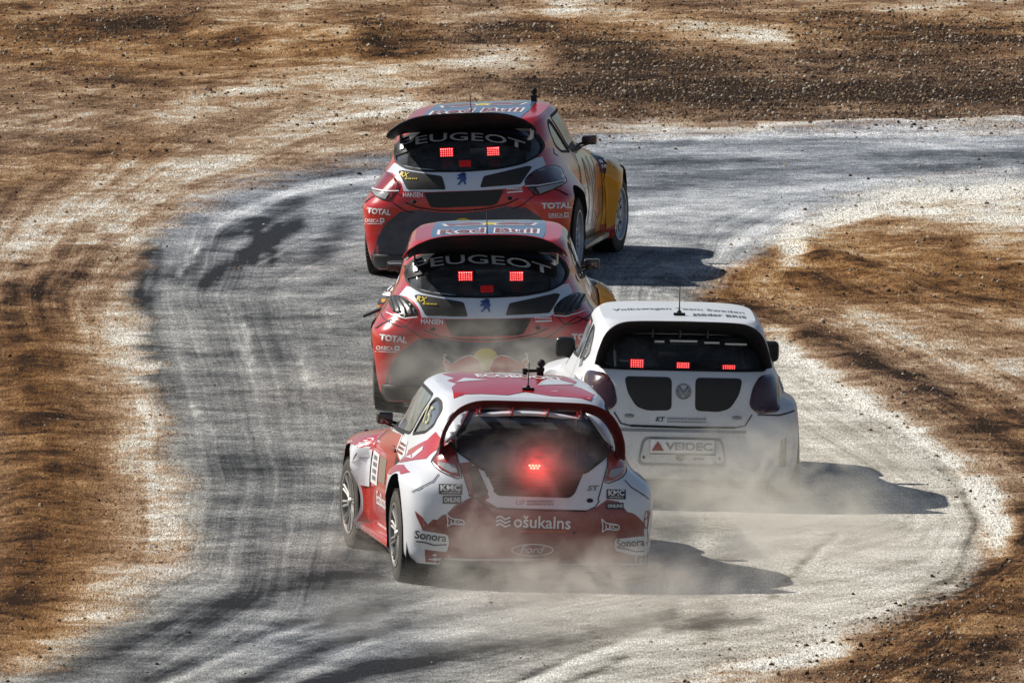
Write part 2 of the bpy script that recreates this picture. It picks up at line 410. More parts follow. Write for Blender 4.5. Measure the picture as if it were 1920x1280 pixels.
ORANGE = [([(-60, 60), (350, 90), (760, 80)], 90, .9), ([(1000, 50), (2000, 60)], 50, .7), ([(50, 680), (90, 850), (100, 1000), (60, 1150)], 130, 1.0), ([(1380, 520), (1600, 500), (1960, 520)], 110, 1.0), ([(2000, 1060), (1800, 1180), (1650, 1290)], 120, .9), ([(1850, 780), (1990, 850)], 60, .5), ([(0, 330), (300, 270)], 40, .5)]
drab = np.ones(gx.shape)
for pl_, wd, val in ORANGE: drab -= val * np.exp(-(polydist(pl_, QX, QY)[0] / wd) ** 2)
drab = np.clip(drab, 0, 1)
# tyre marks follow two lines: round the outside and round the inside hook
FLOW1 = [(-200, 1330), (200, 1230), (430, 1090), (470, 900), (430, 720), (380, 560), (420, 440), (560, 370), (800, 325), (1130, 290), (1500, 278), (2300, 268)]
FLOW2 = [(1250, 560), (1480, 700), (1660, 810), (1780, 900), (1815, 985), (1770, 1070), (1600, 1120), (1350, 1160), (1050, 1215), (700, 1290), (300, 1400)]
d1, a1, s1 = polydist(FLOW1, PX + 14 * warp, PY + 5 * warp); d2, a2, s2 = polydist(FLOW2, PX + 14 * warp, PY + 5 * warp)
use2 = sstep(-60, 60, d1 * 1.0 - d2)
st1 = fbm(s1 / 13.0, a1 / 420.0, 3, 5); st2 = fbm(s2 / 11.0 + 50, a2 / 380.0, 3, 6)
fade = np.exp(-(np.minimum(d1, d2) / 150.0) ** 2) * (.35 + .9 * fbm(gx * .5, gy * .25, 3, 81))
streak = .5 + (st1 * (1 - use2) + st2 * use2 - .5) * np.clip(fade, 0, 1)
FLOW3 = [(-200, 1260), (60, 1160), (190, 1000), (185, 820), (120, 660), (90, 560), (160, 460), (330, 350), (600, 255), (900, 205), (1300, 185), (2200, 170)]
FLOW4 = [(2200, 960), (1900, 800), (1650, 670), (1480, 600), (1370, 545), (1400, 490), (1500, 440), (1680, 395), (2200, 360)]
FLOW5 = [(-200, 210), (300, 120), (800, 60), (1400, 40), (2200, 20)]
FLOW6 = [(2300, 1000), (1950, 1080), (1750, 1190), (1560, 1300)]
FLOW7 = [(2200, 640), (1800, 560), (1600, 500), (1560, 470), (1700, 450), (2200, 450)]
fd = [polydist(f_, PX + 10 * warp, PY + 4 * warp) for f_ in (FLOW1, FLOW2, FLOW3, FLOW4, FLOW5, FLOW6, FLOW7)]
dd = np.array([q_[0] for q_ in fd]); idx = dd.argmin(0); srt = np.sort(dd, axis=0)
fw = sstep(3, 45, srt[1] - srt[0]) * (.35 + .65 * np.exp(-(srt[0] / 220) ** 2))
fw *= 1 - .8 * sstep(330, 200, PX) * sstep(560, 680, PY)
fw *= 1 - .35 * np.exp(-((PX - 520) / 260) ** 4 - ((PY - 830) / 260) ** 4)
fs = np.choose(idx, [q_[1] + 1700 * i_ for i_, q_ in enumerate(fd)]); ft = np.choose(idx, [q_[2] for q_ in fd])
MARKS = [ # explicit dark (-) and pale (+) marks
 ([(262, 560), (262, 500), (275, 455)], 12, -.8), ([(285, 560), (300, 480)], 10, -.5), ([(330, 520), (420, 440), (560, 385)], 16, -.55), ([(380, 530), (470, 470), (560, 420)], 14, -.65), ([(478, 490), (482, 440), (490, 420)], 9, -.85), ([(508, 490), (512, 440), (516, 425)], 8, -.8), ([(335, 515), (375, 462)], 5, .9),
 ([(600, 480), (640, 430)], 20, -.4), ([(265, 570), (290, 700), (300, 780)], 22, -.45), ([(460, 610), (470, 680)], 6, .4), ([(560, 640), (580, 720)], 5, .35), ([(360, 760), (400, 810)], 5, .35), ([(620, 580), (610, 640)], 5, .3),
 ([(420, 880), (560, 890)], 40, -.30), ([(430, 1010), (700, 1050)], 60, -.12), ([(80, 1262), (330, 1170), (560, 1090), (700, 1080)], 26, -.55), ([(230, 1290), (520, 1180), (720, 1140)], 14, -.5), ([(300, 1290), (460, 1210), (600, 1165)], 8, .55), ([(420, 1300), (620, 1205), (760, 1170)], 12, -.45), ([(520, 1290), (700, 1200)], 8, .4),
 ([(1660, 790), (1775, 875), (1832, 975), (1800, 1075), (1720, 1120)], 11, -.60), ([(1700, 800), (1810, 890), (1852, 975)], 8, .35), ([(1560, 1000), (1500, 1060), (1440, 1120)], 5, -.7), ([(1580, 1000), (1520, 1060)], 6, .5),
 ([(1260, 1150), (1080, 1195), (900, 1220), (700, 1250), (560, 1290)], 17, -.80), ([(1420, 1160), (1250, 1180), (1080, 1230), (940, 1290)], 9, -.6), ([(1240, 1180), (1080, 1240), (960, 1290)], 8, .8), ([(1350, 1150), (1300, 1165), (1330, 1180)], 18, -.6), ([(1180, 1230), (1040, 1290)], 6, -.5),
 ([(1000, 312), (1500, 300), (1930, 285)], 10, -.35), ([(1150, 350), (1400, 330), (1930, 300)], 14, -.3), ([(700, 330), (520, 365), (400, 420)], 8, .4), ([(1130, 262), (1930, 245)], 7, .45), ([(1200, 400), (1450, 360), (1900, 318)], 8, .35), ([(980, 275), (1300, 262)], 6, -.3),
 ([(1350, 470), (1500, 400)], 12, .5), ([(1180, 430), (1420, 390)], 12, .3),
]
marks = -.13 * sstep(1000, 700, PX)
for pl_, wd, val in MARKS:
    d = polydist(pl_, PX + 16 * warp2, PY + 6 * warp2)[0]; marks += val * np.exp(-(d / wd) ** 2) * (.55 + .9 * (st1 if pl_[0][0] < 800 else st2))
# pale dusting of the track: the inside half is dust covered
dusty = sstep(700, 1500, PX + (PY - 640) * .15) * sstep(520, 700, PY)
dusty = np.maximum(dusty, .45 * sstep(0, 60, 70 - sd_px) * sstep(500, 900, PY))
cool = sstep(640, 300, PY) * .9 + .55 * np.exp(-((PX - 640) / 260) ** 2 - ((PY - 1200) / 70) ** 2)
off = 1 - track
# relief
nearf = ((np.abs(gx) < 40) & (gy > 100) & (gy < 260)).astype(float)
hz = off * nearf * (.06 * (fbm(gx * .7, gy * .7, 4, 41) - .5) + .030 * (fbm(gx * 4, gy * 3.2, 4, 51) - .5) * 2)
for pl_, wd, h in (([(1420, 470), (1500, 440), (1600, 500), (1700, 545)], 16, .05), ([(1330, 570), (1500, 600), (1650, 690), (1800, 770)], 24, .02), ([(60, 640), (80, 800), (60, 1000)], 70, .03), ([(1990, 1040), (1850, 1150), (1700, 1230)], 70, .04), ([(0, 560), (200, 480)], 20, .03), ([(1420, 240), (1930, 223)], 6, .04), ([(1700, 480), (1930, 470)], 30, .03), ([(380, 45), (700, 75)], 20, .08)):
    d = polydist(pl_, QX, QY)[0]; hz += nearf * off * h * np.exp(-(d / wd) ** 2)
hz = hz - .0
nX, nY = len(GX), len(GY)
verts = np.c_[gx, gy, hz]
ii = (np.arange(nY - 1)[:, None] * nX + np.arange(nX - 1)[None, :]).ravel()
faces = np.c_[ii, ii + 1, ii + nX + 1, ii + nX]
gme = bpy.data.meshes.new('ground')
gme.vertices.add(len(verts)); gme.vertices.foreach_set('co', verts.ravel())
gme.loops.add(len(faces) * 4); gme.loops.foreach_set('vertex_index', faces.ravel())
gme.polygons.add(len(faces)); gme.polygons.foreach_set('loop_start', np.arange(len(faces)) * 4)
gme.update(calc_edges=True)
in_core = ((np.abs(gx) < 6.6) & (gy > 131.9) & (gy < 205.2)).astype(float)
spread = sstep(.35, .75, fbm(gx * .8, gy * .5, 3, 71))
brownish = sstep(.05, -.5, bias)
stones = in_core * (off * (.12 + 1.0 * brownish + .25 * spread) + .012 * track + .03 * track * spread * sstep(700, 300, PY) + .14 * np.exp(-(np.abs(sd_px) / 40) ** 2))
stones *= np.where(PY < 240, .5 + .6 * sstep(700, 1300, PX), .16 + .5 * sstep(1060, 1180, PY)) * (1 - .75 * sstep(420, 250, PX) * sstep(240, 420, PY))
for nm, arr in (('track', track), ('bias', bias), ('streak', streak), ('marks', marks), ('dusty', dusty), ('cool', cool), ('stones', stones), ('fw', fw), ('drab', drab), ('fs', fs), ('ft', ft)):
    at = gme.attributes.new(nm, 'FLOAT', 'POINT'); at.data.foreach_set('value', (arr if nm in ('fs', 'ft') else np.clip(arr, -3, 3)).astype(np.float32))

gm, t, b = mat('track_ground')
def A_(nm):
    n = t.nodes.new('ShaderNodeAttribute'); n.attribute_name = nm; return n.outputs['Fac']
geo = N(t, 'ShaderNodeNewGeometry')
def NZ(scale, det=5, rough=.6, sx=1.0, sy=1.0, dist=0.0):
    mp = N(t, 'ShaderNodeMapping'); mp.inputs['Scale'].default_value = (sx, sy, 1); L(t, geo.outputs['Position'], mp.inputs['Vector'])
    n = N(t, 'ShaderNodeTexNoise', i_Scale=scale, i_Detail=float(det), i_Roughness=rough, i_Distortion=dist); L(t, mp.outputs[0], n.inputs['Vector']); return n.outputs['Fac']
n_big, n_mid, n_fine, n_grain = NZ(.9, 6, .62), NZ(4.0, 6, .65, 1.0, .7), NZ(18, 5, .7, 1, .30), NZ(60, 3, .7, 1, .13)
n_dash = NZ(26, 4, .65, 1, .20)
def flow(ds, dt, det=5):
    cx = N(t, 'ShaderNodeCombineXYZ'); L(t, math_(t, 'DIVIDE', A_('fs'), ds), cx.inputs[0]); L(t, math_(t, 'DIVIDE', A_('ft'), dt), cx.inputs[1])
    n = N(t, 'ShaderNodeTexNoise', i_Scale=1.0, i_Detail=float(det), i_Roughness=.62); L(t, cx.outputs[0], n.inputs['Vector']); return math_(t, 'MULTIPLY', math_(t, 'SUBTRACT', n.outputs['Fac'], .5), A_('fw'))
f_wide, f_thin = flow(480, 30), flow(420, 6, 3)
# off track: brown earth against pale dust
e = math_(t, 'ADD', math_(t, 'MULTIPLY', A_('bias'), .85), math_(t, 'MULTIPLY', math_(t, 'SUBTRACT', n_big, .5), 2.2))
e = math_(t, 'ADD', e, math_(t, 'MULTIPLY', math_(t, 'SUBTRACT', n_mid, .5), 2.0))
e = math_(t, 'ADD', e, math_(t, 'MULTIPLY', math_(t, 'SUBTRACT', n_fine, .5), .8))
e = math_(t, 'SUBTRACT', e, .24)
e = math_(t, 'ADD', e, math_(t, 'ADD', math_(t, 'MULTIPLY', f_wide, 2.5), math_(t, 'MULTIPLY', f_thin, 1.0)))
earth = ramp(t, math_(t, 'ADD', math_(t, 'MULTIPLY', e, .40), .5), [(.06, (.030, .014, .006)), (.22, (.130, .060, .020)), (.40, (.27, .143, .056)), (.54, (.42, .27, .14)), (.68, (.56, .47, .35)), (.88, (.78, .74, .64))]).outputs[0]
n_dot = NZ(115, 2, .8, 1, .09)
grit = ramp(t, math_(t, 'ADD', math_(t, 'MULTIPLY', n_grain, .5), math_(t, 'MULTIPLY', n_dot, .5)), [(.36, .18), (.45, .78), (.52, 1.08), (.62, 1.8)]).outputs[0]
hs = N(t, 'ShaderNodeHueSaturation'); hs.inputs['Saturation'].default_value = .55; hs.inputs['Value'].default_value = .86; L(t, earth, hs.inputs['Color'])
earth = mixc(t, math_(t, 'MULTIPLY', A_('drab'), .55), earth, hs.outputs[0])
mu = N(t, 'ShaderNodeMix', data_type='RGBA', blend_type='MULTIPLY'); mu.inputs[0].default_value = .9; L(t, earth, mu.inputs[6]); L(t, grit, mu.inputs[7]); earth = mu.outputs[2]
# track: grey fines, cool where swept, tan where dust lies
g0 = math_(t, 'ADD', math_(t, 'MULTIPLY', f_wide, 1.7), math_(t, 'ADD', math_(t, 'MULTIPLY', math_(t, 'SUBTRACT', n_mid, .5), 1.0), math_(t, 'MULTIPLY', math_(t, 'SUBTRACT', n_big, .47), 1.5)))
g0 = math_(t, 'ADD', g0, math_(t, 'MULTIPLY', math_(t, 'SUBTRACT', n_fine, .5), .7))
g0 = math_(t, 'ADD', g0, math_(t, 'MULTIPLY', f_thin, .65))
g0 = math_(t, 'ADD', g0, math_(t, 'MULTIPLY', A_('marks'), .95))
g0 = math_(t, 'ADD', g0, math_(t, 'MULTIPLY', A_('dusty'), .36))
g1 = math_(t, 'ADD', math_(t, 'MULTIPLY', g0, .62), .5)
grey = ramp(t, g1, [(.06, (.022, .023, .025)), (.30, (.095, .097, .098)), (.5, (.205, .205, .198)), (.70, (.36, .355, .335)), (.92, (.62, .61, .57))]).outputs[0]
blue = ramp(t, g1, [(.06, (.024, .028, .036)), (.30, (.105, .118, .138)), (.5, (.235, .255, .285)), (.70, (.43, .45, .475)), (.92, (.66, .68, .70))]).outputs[0]
tan = ramp(t, g1, [(.06, (.05, .042, .032)), (.30, (.15, .133, .105)), (.5, (.29, .265, .215)), (.70, (.44, .41, .345)), (.92, (.62, .59, .52))]).outputs[0]
grey = mixc(t, A_('cool'), grey, blue); grey = mixc(t, math_(t, 'MULTIPLY', A_('dusty'), .85), grey, tan)
mu2 = N(t, 'ShaderNodeMix', data_type='RGBA', blend_type='MULTIPLY'); mu2.inputs[0].default_value = .85; L(t, grey, mu2.inputs[6]); L(t, grit, mu2.inputs[7]); grey = mu2.outputs[2]
tk = math_(t, 'ADD', A_('track'), math_(t, 'MULTIPLY', math_(t, 'SUBTRACT', n_fine, .5), .9), True)
tk = ramp(t, tk, [(.3, 0.0), (.75, 1.0)]).outputs[0]
spk = ramp(t, math_(t, 'ADD', math_(t, 'MULTIPLY', n_dash, .8), math_(t, 'MULTIPLY', n_mid, .2)), [(.34, .10), (.42, 1.0)]).outputs[0]
mu3 = N(t, 'ShaderNodeMix', data_type='RGBA', blend_type='MULTIPLY'); L(t, math_(t, 'SUBTRACT', .95, math_(t, 'MULTIPLY', tk, .45)), mu3.inputs[0]); L(t, mixc(t, tk, earth, grey), mu3.inputs[6]); L(t, spk, mu3.inputs[7])
L(t, mu3.outputs[2], b.inputs['Base Color'])
b.inputs['Roughness'].default_value = .95; b.inputs['Specular IOR Level'].default_value = .06
bp = N(t, 'ShaderNodeBump'); bp.inputs['Strength'].default_value = 1.0; bp.inputs['Distance'].default_value = .035
hb = math_(t, 'ADD', math_(t, 'MULTIPLY', n_fine, .7), math_(t, 'MULTIPLY', n_grain, .4))
hb = math_(t, 'MULTIPLY', hb, math_(t, 'SUBTRACT', 1.15, tk)); L(t, hb, bp.inputs['Height']); L(t, bp.outputs[0], b.inputs['Normal'])
ground = link('ground', gme, gm); ground['kind'] = 'structure'

# loose stones and clods: scattered over the sheet, one object
sm_, t, b = mat('loose_stone')
at = N(t, 'ShaderNodeAttribute'); at.attribute_type = 'INSTANCER'; at.attribute_name = 'tint'
L(t, ramp(t, at.outputs['Fac'], [(0, (.035, .018, .009)), (.30, (.11, .055, .022)), (.60, (.22, .125, .055)), (.82, (.36, .26, .16)), (1.0, (.62, .54, .42))]).outputs[0], b.inputs['Base Color']); b.inputs['Roughness'].default_value = .9
gn = bpy.data.node_groups.new('scatter_stones', 'GeometryNodeTree')
gn.interface.new_socket('Geometry', in_out='INPUT', socket_type='NodeSocketGeometry'); gn.interface.new_socket('Geometry', in_out='OUTPUT', socket_type='NodeSocketGeometry')
gi, go = gn.nodes.new('NodeGroupInput'), gn.nodes.new('NodeGroupOutput')
dp = gn.nodes.new('GeometryNodeDistributePointsOnFaces'); dp.distribute_method = 'RANDOM'
na = gn.nodes.new('GeometryNodeInputNamedAttribute'); na.data_type = 'FLOAT'; na.inputs['Name'].default_value = 'stones'
mm = gn.nodes.new('ShaderNodeMath'); mm.operation = 'MULTIPLY'; mm.inputs[1].default_value = 260.0
ico = gn.nodes.new('GeometryNodeMeshIcoSphere'); ico.inputs['Radius'].default_value = 1.0; ico.inputs['Subdivisions'].default_value = 1
smt = gn.nodes.new('GeometryNodeSetMaterial'); smt.inputs['Material'].default_value = sm_
ins = gn.nodes.new('GeometryNodeInstanceOnPoints')
rv = gn.nodes.new('FunctionNodeRandomValue'); rv.data_type = 'FLOAT_VECTOR'; rv.inputs[0].default_value = (0, 0, 0); rv.inputs[1].default_value = (6.28, 6.28, 6.28)
r1 = gn.nodes.new('FunctionNodeRandomValue'); r1.data_type = 'FLOAT'; r1.inputs[2].default_value = 0.0; r1.inputs[3].default_value = 1.0
pw = gn.nodes.new('ShaderNodeMath'); pw.operation = 'POWER'; pw.inputs[1].default_value = 5.0
sc_ = gn.nodes.new('ShaderNodeMath'); sc_.operation = 'MULTIPLY_ADD'; sc_.inputs[1].default_value = .018; sc_.inputs[2].default_value = .0060
r2 = gn.nodes.new('FunctionNodeRandomValue'); r2.data_type = 'FLOAT_VECTOR'; r2.inputs[0].default_value = (.7, .7, .6); r2.inputs[1].default_value = (1.5, 1.2, 1.0); r2.inputs['Seed'].default_value = 5
vm = gn.nodes.new('ShaderNodeVectorMath'); vm.operation = 'SCALE'
r3 = gn.nodes.new('FunctionNodeRandomValue'); r3.data_type = 'FLOAT'; r3.inputs['Seed'].default_value = 9
stn = gn.nodes.new('GeometryNodeStoreNamedAttribute'); stn.domain = 'INSTANCE'; stn.data_type = 'FLOAT'; stn.inputs['Name'].default_value = 'tint'
gl = gn.links.new
gl(gi.outputs[0], dp.inputs['Mesh']); gl(na.outputs['Attribute'], mm.inputs[0]); gl(mm.outputs[0], dp.inputs['Density'])
gl(dp.outputs['Points'], ins.inputs['Points']); gl(ico.outputs['Mesh'], smt.inputs['Geometry']); gl(smt.outputs[0], ins.inputs['Instance'])
gl(rv.outputs[0], ins.inputs['Rotation']); gl(r1.outputs[1], pw.inputs[0]); gl(pw.outputs[0], sc_.inputs[0]); gl(r2.outputs[0], vm.inputs[0]); gl(sc_.outputs[0], vm.inputs['Scale']); gl(vm.outputs[0], ins.inputs['Scale'])
gl(ins.outputs[0], stn.inputs['Geometry']); gl(r3.outputs[1], stn.inputs['Value']); gl(stn.outputs[0], go.inputs[0])
st_ = bpy.data.objects.new('loose_stones', gme); COL.objects.link(st_)
md = st_.modifiers.new('scatter', 'NODES'); md.node_group = gn
tag(st_, 'loose brown stones and clods strewn over the dusty ground', 'stones', kind='stuff')
# ------------------------------------------------------------------ car framework
class Car:
    def __init__(s, name, px, yaw, roll, pitch, body_bm, wb, track, steer):
        s.root = bpy.data.objects.new(name, None); COL.objects.link(s.root)
        g = ground_at(*px); s.root.location = g; s.root.rotation_euler = (0, 0, R(yaw)); s.root.empty_display_size = .3
        s.world = Matrix.Translation(g) @ Matrix.Rotation(R(yaw), 4, 'Z')
        s.roll = Matrix.Translation((0, 1.2, .25)) @ Matrix.Rotation(R(roll), 4, 'Y') @ Matrix.Rotation(R(pitch), 4, 'X') @ Matrix.Translation((0, -1.2, -.25))
        s.inv = (s.world @ s.roll).inverted()
        s.bvh = BVHTree.FromBMesh(body_bm); s.wb = wb; s.track = track; s.steer = steer
    def add(s, name, me, m, parent=None, body=True, smooth=True):
        if parent is None: return link(name, me, m, s.root, s.roll if body else Matrix.Identity(4), smooth)
        return link(name, me, m, parent, Matrix.Identity(4), smooth)
    def ray(s, proj, u, v):
        if proj == 'photo':
            d = px_ray(u, v); o = s.inv @ CO; d = (s.inv.to_3x3() @ d).normalized(); return o, d
        if proj == 'rear': return Vector((u, -4, v)), Vector((0, 1, 0))
        if proj == 'left': return Vector((-4, u, v)), Vector((1, 0, 0))
        if proj == 'right': return Vector((4, u, v)), Vector((-1, 0, 0))
        if proj == 'front': return Vector((u, 8, v)), Vector((0, -1, 0))
        if proj == 'top': return Vector((u, v, 4)), Vector((0, 0, -1))
    def hit(s, proj, u, v):
        o, d = s.ray(proj, u, v)
        return s.bvh.ray_cast(o, d)[:2]
    def patch(s, name, bm2, proj, m, off=.003, thick=0.0, step=None, parent=None, label=None, mirror=False, bulge=None, maxjump=.22):
        """lay a flat 2-D shape on the bodywork along the projection direction"""
        step = step or (9.0 if proj == 'photo' else .04)
        grid_cut(bm2, step)
        bad = []; well = set()
        if proj in ('left', 'right'):                       # stay clear of the wheel arches
            for vtx in bm2.verts:
                for ya in (0, s.wb):
                    dy, dz = vtx.co.x - ya, vtx.co.y - .335; r = math.hypot(dy, dz)
                    if r < .392:
                        well.add(vtx); k = .392 / max(r, 1e-4); vtx.co.x = ya + dy * k; vtx.co.y = .335 + dz * k
            dead = [f for f in bm2.faces if all(v in well for v in f.verts)]
            if dead: bmesh.ops.delete(bm2, geom=dead, context='FACES'); well = {v for v in well if v.is_valid}
            loose = [v for v in bm2.verts if not v.link_faces]
            if loose: bmesh.ops.delete(bm2, geom=loose, context='VERTS')
        for vtx in bm2.verts:
            u, v = vtx.co.x, vtx.co.y
            p, nrm = s.hit(proj, u, v)
            if p is None: bad.append(vtx); vtx.co = (0, 0, -9); continue
            d = s.ray(proj, u, v)[1]
            if nrm.dot(d) > 0: nrm = -nrm
            e = off + (bulge(u, v) if bulge else 0)
            vtx.co = p + nrm * e
        if bad: bmesh.ops.delete(bm2, geom=bad, context='VERTS')
        kill = [f for f in bm2.faces if max(e.calc_length() for e in f.edges) > maxjump]
        if kill: bmesh.ops.delete(bm2, geom=kill, context='FACES')
        if mirror:
            for vtx in bm2.verts: vtx.co.x = -vtx.co.x
        bmesh.ops.recalc_face_normals(bm2, faces=bm2.faces)
        if bm2.faces:
            bm2.normal_update()
            out = 0
            for f in bm2.faces:
                p = f.calc_center_median(); out += f.normal.dot(p - Vector((0, 1.0, .6)))
            if out < 0: bmesh.ops.reverse_faces(bm2, faces=bm2.faces)
        if thick > 0:
            bmesh.ops.solidify(bm2, geom=list(bm2.faces), thickness=thick)
        o = s.add(name, bm_mesh(bm2), m, parent)
        if label: o['label'] = label
        return o
    def text(s, name, body, box, proj, m, off=.006, bold=0.0, shear=0.0, rot=0.0, bend=None, parent=None, step=None, flip=False, mirror=False):
        """text laid in box (u0, v0, u1, v1): u0/v0 lower-left as read"""
        bm = text2d(body, bold, shear); u0, v0, u1, v1 = box
        c, sn = math.cos(R(rot)), math.sin(R(rot)); uc, vc = (u0 + u1) / 2, (v0 + v1) / 2
        for v in bm.verts:
            a, b = v.co.x, v.co.y
            u, w_ = u0 + (u1 - u0) * a, v0 + (v1 - v0) * b
            du, dv = u - uc, w_ - vc
            u, w_ = uc + du * c - dv * sn, vc + du * sn + dv * c
            if bend: u, w_ = bend(u, w_, a, b)
            v.co = (u, w_, 0)
        return s.patch(name, bm, proj, m, off, step=step, parent=parent, mirror=mirror)
    def bars(s, box, proj, m, rows=1, off=.006, n=9, parent=None):
        """print too small to read: rows of short dashes"""
        u0, v0, u1, v1 = box; bm = bmesh.new(); rng = random.Random(int(abs(u0 * 131 + v0 * 17) * 100))
        for r in range(rows):
            va = v0 + (v1 - v0) * (r + .15) / rows; vb = v0 + (v1 - v0) * (r + .8) / rows; u = 0
            while u < 1:
                w_ = rng.uniform(.45, 1.1) / n; a, b = u0 + (u1 - u0) * u, u0 + (u1 - u0) * min(1, u + w_ * .72)
                bm.faces.new([bm.verts.new(p) for p in ((a, va, 0), (b, va, 0), (b, vb, 0), (a, vb, 0))]); u += w_
        return s.patch('fine_print', bm, proj, m, off, parent=parent)
# ------------------------------------------------------------------ bodywork
def flare_fn(wb, ar, af, zt0=.70, zt1=.84, r0=.41, f0=.37):
    def f(y, z):
        g_r = (1 - sstep(r0 - .05, r0 + .06, y)) * ar
        g_f = sstep(wb - f0 - .05, wb - f0 + .03, y) * af
        dr = .35 * np.clip(np.abs(y) - .30, 0, 1) ** 1.5
        df = .35 * np.clip(np.abs(y - wb) - .30, 0, 1) ** 1.5
        hz = 1 - sstep(zt0 - .02, zt1, z + np.where(y < 1.2, dr, df))
        return (g_r + g_f) * hz
    return f
LV_HATCH_A = [   # white and red hatchback
 (.13,0,-.56,3.18,.74,6,7),(.20,0,-.63,3.26,.77,6,7),(.35,0,-.655,3.29,.785,6,7),(.50,0,-.65,3.29,.79,6,7),
 (.62,0,-.63,3.25,.785,6,7),(.72,0,-.60,3.17,.775,5.5,7),(.80,0,-.57,2.98,.76,5,3.5),(.87,0,-.54,2.6,.735,5,3),
 (.94,.01,-.49,2.1,.705,4.5,3),(1.02,.02,-.41,1.87,.68,4.2,3),(1.11,.03,-.28,1.63,.652,5,3.5),(1.19,.05,-.15,1.40,.618,5,3.5),
 (1.24,.06,-.06,1.24,.588,5,3.5),(1.272,.065,0,1.14,.545,5,3.5)]
LV_HATCH_B = [   # red hatchbacks
 (.10,0,-.52,3.22,.72,6,7),(.18,0,-.58,3.28,.76,6,7),(.35,0,-.61,3.32,.79,6,7),(.50,0,-.615,3.32,.80,6,7),
 (.62,0,-.615,3.28,.80,6,7),(.70,0,-.61,3.2,.79,5.5,7),(.80,0,-.58,2.98,.77,5,3.5),(.88,0,-.53,2.6,.74,4.6,3),
 (.95,.01,-.46,2.15,.705,4.3,3),(1.02,.02,-.37,1.93,.68,4.2,3),(1.10,.03,-.26,1.70,.656,5,3.5),(1.18,.05,-.14,1.48,.626,5,3.5),
 (1.235,.06,-.05,1.32,.600,5,3.5),(1.270,.065,0,1.22,.560,5,3.5)]
LV_HATCH_C = [   # white hatchback
 (.16,0,-.57,3.14,.74,7,7),(.22,0,-.63,3.22,.77,7,7),(.36,0,-.665,3.27,.785,7,7),(.50,0,-.665,3.27,.79,7,7),
 (.60,0,-.65,3.23,.785,7,7),(.72,0,-.63,3.15,.775,6.5,7),(.82,0,-.61,2.98,.76,6,3.5),(.89,0,-.59,2.6,.735,6,3),
 (.96,.01,-.55,2.1,.705,6,3),(1.04,.01,-.47,1.87,.675,5.5,3),(1.13,.02,-.36,1.62,.648,6.5,3.5),(1.21,.03,-.26,1.40,.62,6.5,3.5),
 (1.268,.035,-.18,1.25,.594,6.5,3.5),(1.302,.04,-.12,1.14,.556,6.5,3.5)]

